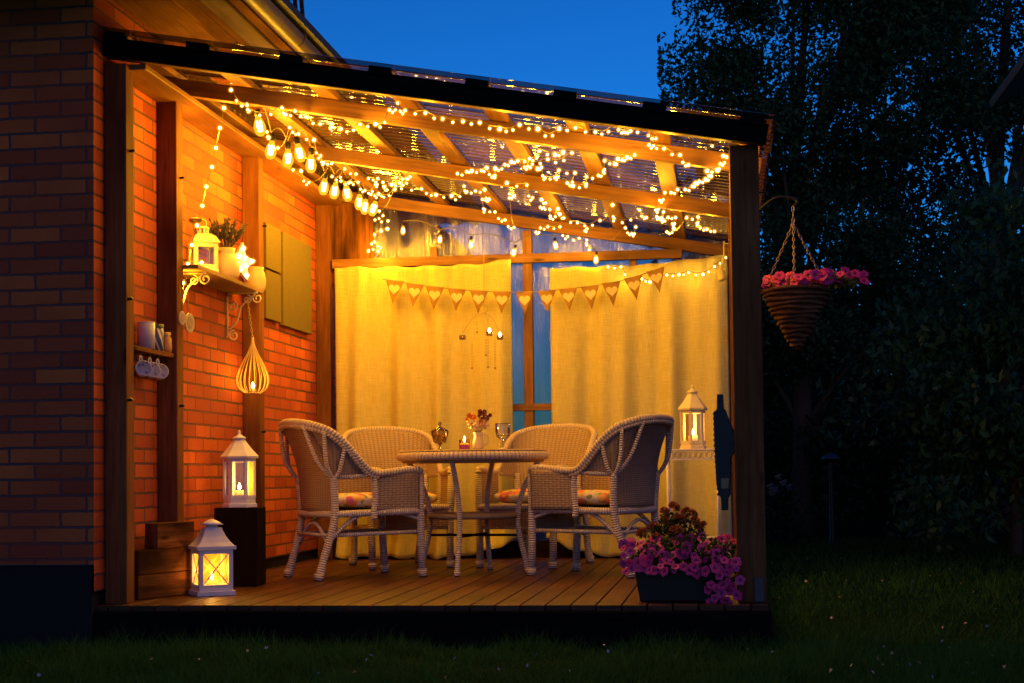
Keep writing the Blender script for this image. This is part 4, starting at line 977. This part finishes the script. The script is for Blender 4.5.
string('fairy_lights', 'fairy lights along the third rafter from the front', [(396,177.3),(402.4,179),(406,178.6),(410,176.8),(399.8,182.7),(391.6,184.7),(421.5,188.9),(436,195),(451.5,196),(464,186.3),(466.8,191.7),(475.5,191),(484.5,189.6),(488.9,199.4),(482.5,199.4),(484.5,209.6),(495,212),(505,219.9),(514,227.3),(509.4,198),(514,195.8),(506.8,183),(526.8,185),(532.4,197.8),(541.6,199.6),(545.5,203),(540.4,207.3),(549.8,209.4),(550.4,216.5),(557.8,208.8),(560.3,214),(563.7,218),(577.5,222.7),(600,220.4),(612.6,205),(613.9,218.3),(639.5,210),(646.4,217.5)], GR, power=PW*.8, every=5)
string('fairy_lights', 'fairy lights along the rear rafter above the curtain gap', [(536,232.4),(540.4,228),(547.8,226.8),(560,226.8),(567.8,236.5),(585,231),(587,228.8),(586.5,243.4),(589.5,249.8),(625.4,228),(631.8,233.7),(635.7,227)], GR, power=PW*.5, every=5)
string('fairy_lights', 'dense cluster of fairy lights beside the hanging glass bulbs', [(332,176.5),(344.7,168.9),(356,174),(341,181),(348.6,183),(358,182.4),(365,190.4),(376,184.7),(377.8,178.6),(368.3,178.6),(383,182.4),(384.4,186.8),(387,190),(371,194.5),(378.5,194),(394.7,189.4),(379.3,211),(383,215.7),(375,220),(388,221),(387.5,229),(381,231),(374.4,234.7),(374.4,241.9),(371.6,244),(368.4,251),(377.8,246),(380.6,247.7),(378,251)], GR, power=PW, every=6)
string('fairy_lights', 'fairy lights hanging in front of the first left rafters', [(267,132),(269,137.6),(278,148),(289.7,127.6),(298.6,134),(314,140),(320.6,155.8),(323.5,163),(331.7,163.5),(308.9,182.4),(301,171),(293,170)], GR, power=PW, every=4)
string('fairy_lights', 'strand of fairy lights hanging down the brick wall to the shelf', [(224,108,.95),(220,128,.95),(216,148,.95),(212,167,.95),(206.5,186.6,.95),(202.4,205.8,.95),(197,225.5,.95),(192,245,.95),(188,264,.93),(201.5,262.5,1.0),(183,283,.90)], GR, power=5.5, every=3, mesh=BULS)
string('fairy_lights', 'short string of fairy lights along the top of the right curtain', [(608,267,3.8),(621,267,3.8),(628.8,279,3.78),(641.4,279,3.78),(650,282,3.78),(666.7,275,3.78),(678.9,274.8,3.78),(688.6,272.7,3.78),(703,274.5,3.78),(714.4,266.6,3.78),(725.5,257.7,3.78)], GR, power=.7, every=5)
# festoon of big clear bulbs
def festoon(name, label, P, hang, power, size=1.0):
    t = thing(name, label, 'string lights', P[0], 0, 'festoon strings of large bulbs'); w = []
    for i in range(len(P)-1):
        for k in range(6): s = k/6; w.append(P[i].lerp(P[i+1], s)+Vector((0, 0, hang+.06*size+.05*abs(math.sin(PI*s))*size))-P[0])
    w.append(P[-1]+Vector((0, 0, hang+.06*size))-P[0]); MB().tube(w, .004, 5).build('cable', CABLE, t)
    g_ = MB(); k = size
    g_.lathe([(0, -.062*k), (.018*k, -.058*k), (.031*k, -.036*k), (.034*k, -.015*k), (.028*k, .012*k), (.016*k, .04*k), (.0135*k, .052*k)], 14); gm = g_.mesh('glass', EDISON)
    c_ = MB()
    for a in (0, 1, 2, 3): q = a*PI/2; c_.tube([(.010*k*math.cos(q), .010*k*math.sin(q), -.034*k), (.014*k*math.cos(q+.5), .014*k*math.sin(q+.5), .02*k)], .0035*k, 5)
    c_.ball((0, 0, -.010*k), .015*k, 8, 6, (1, 1, 1.9)); cm = c_.mesh('filament', CORE)
    s_ = MB().lathe([(.0145*k, .048*k), (.0175*k, .052*k), (.0175*k, .085*k), (.009*k, .092*k), (0, .093*k)], 12).mesh('socket', BLACKM)
    for i, p in enumerate(P):
        bo = link('bulb', gm, t, p-P[0]); bo.rotation_euler = (random.gauss(0, .12), random.gauss(0, .12), random.random()*6)
        link('filament', cm, bo); link('socket', s_, bo)
        if power: lamp(p-P[0]+Vector((.0, 0, -.10*size)), power, t, .02)
    return t
festoon('festoon_lights', 'festoon of large glowing glass bulbs along the brick wall side', [atroof(a, b_, o_) for a, b_, o_ in ((259.4,125,.10),(271,149,.10),(288,157.3,.10),(299.4,152,.10),(311,163,.10),(324,186,.10),(334.7,190,.10),(347,192.4,.10),(359.3,201.4,.10),(365,206,.10),(373.7,207.8,.10))], .04, 9.5)
festoon('festoon_lights', 'row of small glass bulbs hanging before the rear plastic sheet', [at(*q, 3.88) for q in ((403,230),(440,239),(471,244),(514,252),(555.6,245),(596,259))], .03, .5, .62)

# ================================================================== GARDEN
BARK = plain('grey_brown_bark', (.075, .055, .04), .9, scale=12, bump=.8)
def tree(name, label, base, h, crown, n, L, mat, group, seed, trunk_r=.14, clusters=60, spread=.34, droop=.25, cat='tree', hang=0.):
    """crown = list of (centre, radii) ellipsoids, in metres from the base"""
    rnd = np.random.default_rng(seed); t = thing(name, label, cat, base, 0, group)
    cc = []; vol = np.array([r[0]*r[1]*r[2] for _, r in crown]); vol = vol/vol.sum()
    for (c, r), v in zip(crown, vol):
        k = max(3, int(clusters*v)); d = rnd.normal(size=(k, 3)); d /= np.linalg.norm(d, axis=1, keepdims=True)
        cc.append(np.array(c)+d*np.array(r)*(rnd.random((k, 1))**.4))
    cc = np.concatenate(cc); k = len(cc)
    w = rnd.uniform(.4, 1.5, k); w /= w.sum(); idx = rnd.choice(k, n, p=w); sz = rnd.uniform(.6, 1.35, k)
    P = cc[idx]+np.clip(rnd.normal(size=(n, 3)), -1.7, 1.7)*spread*sz[idx][:, None]*np.array([1, 1, .75])
    N = rnd.normal(size=(n, 3))+np.array([0, 0, -hang])
    P[:, 2] = np.maximum(P[:, 2], .05+rnd.random(n)*.3)
    link('crown', leaves_mesh('crown', P, N, L*rnd.uniform(.6, 1.3, n), L*.52*rnd.uniform(.7, 1.2, n), mat, droop), t)
    b = MB(); top = np.average(cc, axis=0); ht = max(.3, h)
    tr = smooth_path([(0, 0, -.05), (.04, .02, ht*.3), (-.05, .05, ht*.6), (top[0]*.6, top[1]*.6, ht*.95)], 6); m = len(tr)
    b.tube(tr, [trunk_r*(1-.75*i/(m-1)) for i in range(m)], 9)
    for c in cc[rnd.choice(k, min(k, 26), replace=False)]:
        s = tr[int(min(m-2, max(2, (c[2]/ht*.6)*m)))] if ht else tr[2]; c = Vector(c); mid = s.lerp(c, .5)+Vector((0, 0, .12*(c-s).length))
        pp = smooth_path([s, mid, c], 4); b.tube(pp, [max(.006, trunk_r*.32*(1-.85*i/(len(pp)-1))) for i in range(len(pp))], 5)
    b.build('trunk', BARK, t); return t
LG = leaf_mat('tree_leaf', (.022, .07, .022), (.05, .12, .045)); LD = leaf_mat('dark_tree_leaf', (.016, .045, .016), (.035, .08, .03)); LB = leaf_mat('lilac_leaf', (.03, .10, .04), (.05, .15, .06), .42)
tree('garden_tree', 'tall loose leaved tree rising directly behind the pavilion roof', (3.85, 12.5, G), 7.0, [((.0, 0, 3.2), (1.6, 1.4, 2.6)), ((.9, 0, 6.4), (1.6, 1.4, 2.2)), ((-.85, -.3, 5.75), (.5, .5, .4)), ((-.75, -.3, 5.3), (.6, .5, .6)), ((-.2, 0, 7.2), (.9, .8, 1.0))], 78000, .085, LG, 'trees behind the lawn', 3, .15, 85, .29)
tree('garden_tree', 'dark tree at the far right with blue sky showing through', (6.9, 15.5, G), 8.0, [((-.6, 0, 4.0), (2.2, 1.6, 2.6)), ((.5, 0, 7.2), (2.8, 1.6, 2.4)), ((-1.6, 0, 8.2), (1.5, 1.2, 1.6)), ((2.2, 0, 5.2), (1.6, 1.4, 3))], 72000, .10, LD, 'trees behind the lawn', 5, .2, 90, .34)
tree('lilac_bush', 'large bush with drooping leaves at the right side of the lawn', (5.55, 7.6, G), 2.6, [((.1, 0, 1.8), (1.25, 1.0, 1.6)), ((.5, 0, 2.7), (1.0, .9, 1.0)), ((-.5, -.2, 1.2), (.9, .8, 1.1)), ((1.4, .2, 1.6), (.9, .9, 1.6))], 19000, .10, LB, 'bushes round the lawn', 9, .07, 70, .22, .45, 'bush', .9)
for k, (x, y, rx, hh, sd, mt, lab) in enumerate(((3.35, 14.2, 1.1, 1.5, 21, LD, 'low dark shrub nearest the pavilion post behind the lawn'), (4.9, 12.6, 1.1, 1.7, 22, LD, 'rounded dark shrub below the hanging basket at the lawn edge'), (6.6, 11.2, 1.4, 2.3, 23, LD, 'broad dark shrub behind the large drooping bush'), (8.3, 9.5, 1.5, 2.6, 24, LD, 'dark shrub beside the drooping bush at the right edge'))):
    tree('garden_shrub', lab, (x, y, G), hh*.5, [((0, 0, hh*.5), (rx, .9, hh*.5)), ((.2, 0, hh*.75), (rx*.7, .7, hh*.35))], 9000, .10, mt, 'shrubs along the lawn edge', sd, .05, 45, .22, cat='shrub')
# far wood, one uncountable mass
n = 60000; P = np.stack([rng.uniform(1.2, 18, n), rng.uniform(19, 26, n), G+rng.random(n)*(3.2+1.2*np.sin(np.linspace(0, 40, n)))], 1)
tag(link('far_hedge', leaves_mesh('far_hedge', P, rng.normal(size=(n, 3)), rng.uniform(.15, .30, n), rng.uniform(.09, .17, n), LD)), 'dark mass of bushes at the end of the garden', 'hedge', kind='stuff')
# shed roof corner at the right edge
SHD = thing('garden_shed', 'dark garden shed with overhanging roof cut by the right edge', 'shed', (5.65, 4.2, G))
p0 = at(990, 105, 3.6); p1 = at(1030, 86, 3.6)
def sl_(q): return q-Vector((5.65, 4.2, G))
ang = math.atan2(p1.z-p0.z, p1.x-p0.x); Ls = 2.2; c = p0+Vector((math.cos(ang), 0, math.sin(ang)))*Ls/2+Vector((0, -.9, 0))
MB().box(sl_(c), (Ls, 1.8, .05), Matrix.Rotation(-ang, 3, 'Y')).build('roof', ROOFT, SHD, bevel=.006)
MB().box(sl_(Vector((p0.x+.42+.9, 2.8, 1.25))), (1.8, 1.2, 2.9)).build('wall', W_FASC, SHD)
# pale flowers and a small garden lamp far at the back
WF = thing('white_flower_bush', 'small bush with pale flowers just right of the pavilion post', 'flowers', (3.45, 9.5, G))
foliage(WF, 'foliage', [((0, 0, .35), (.35, .3, .35), 1)], 900, .06, LD); WPET = plain('white_petal', (.28, .32, .36), .7, bump=0); wm = leaves_mesh('flower_head', rng.normal(size=(14, 3))*.014, rng.normal(size=(14, 3)), np.full(14, .04), np.full(14, .035), WPET)
for k in range(11): link('flower_head', wm, WF, (random.gauss(0, .15), -.3+random.gauss(0, .05), .62+random.gauss(0, .06)))
q = at(831, 457, 10.0)
BB = thing('garden_lamp', 'unlit mushroom shaped garden lamp at the far lawn edge', 'garden lamp', (q.x, 10.0, G))
MB().lathe([(.05, 0), (.03, .05), (.025, q.z-G-.05)], 10).build('pole', BLACKP, BB)
MB().lathe([(.10, q.z-G-.02), (.095, q.z-G-.0), (.06, q.z-G+.03), (0, q.z-G+.055)], 18).build('lamp_shade', plain('blue_grey_shade', (.05, .07, .11), .4), BB)
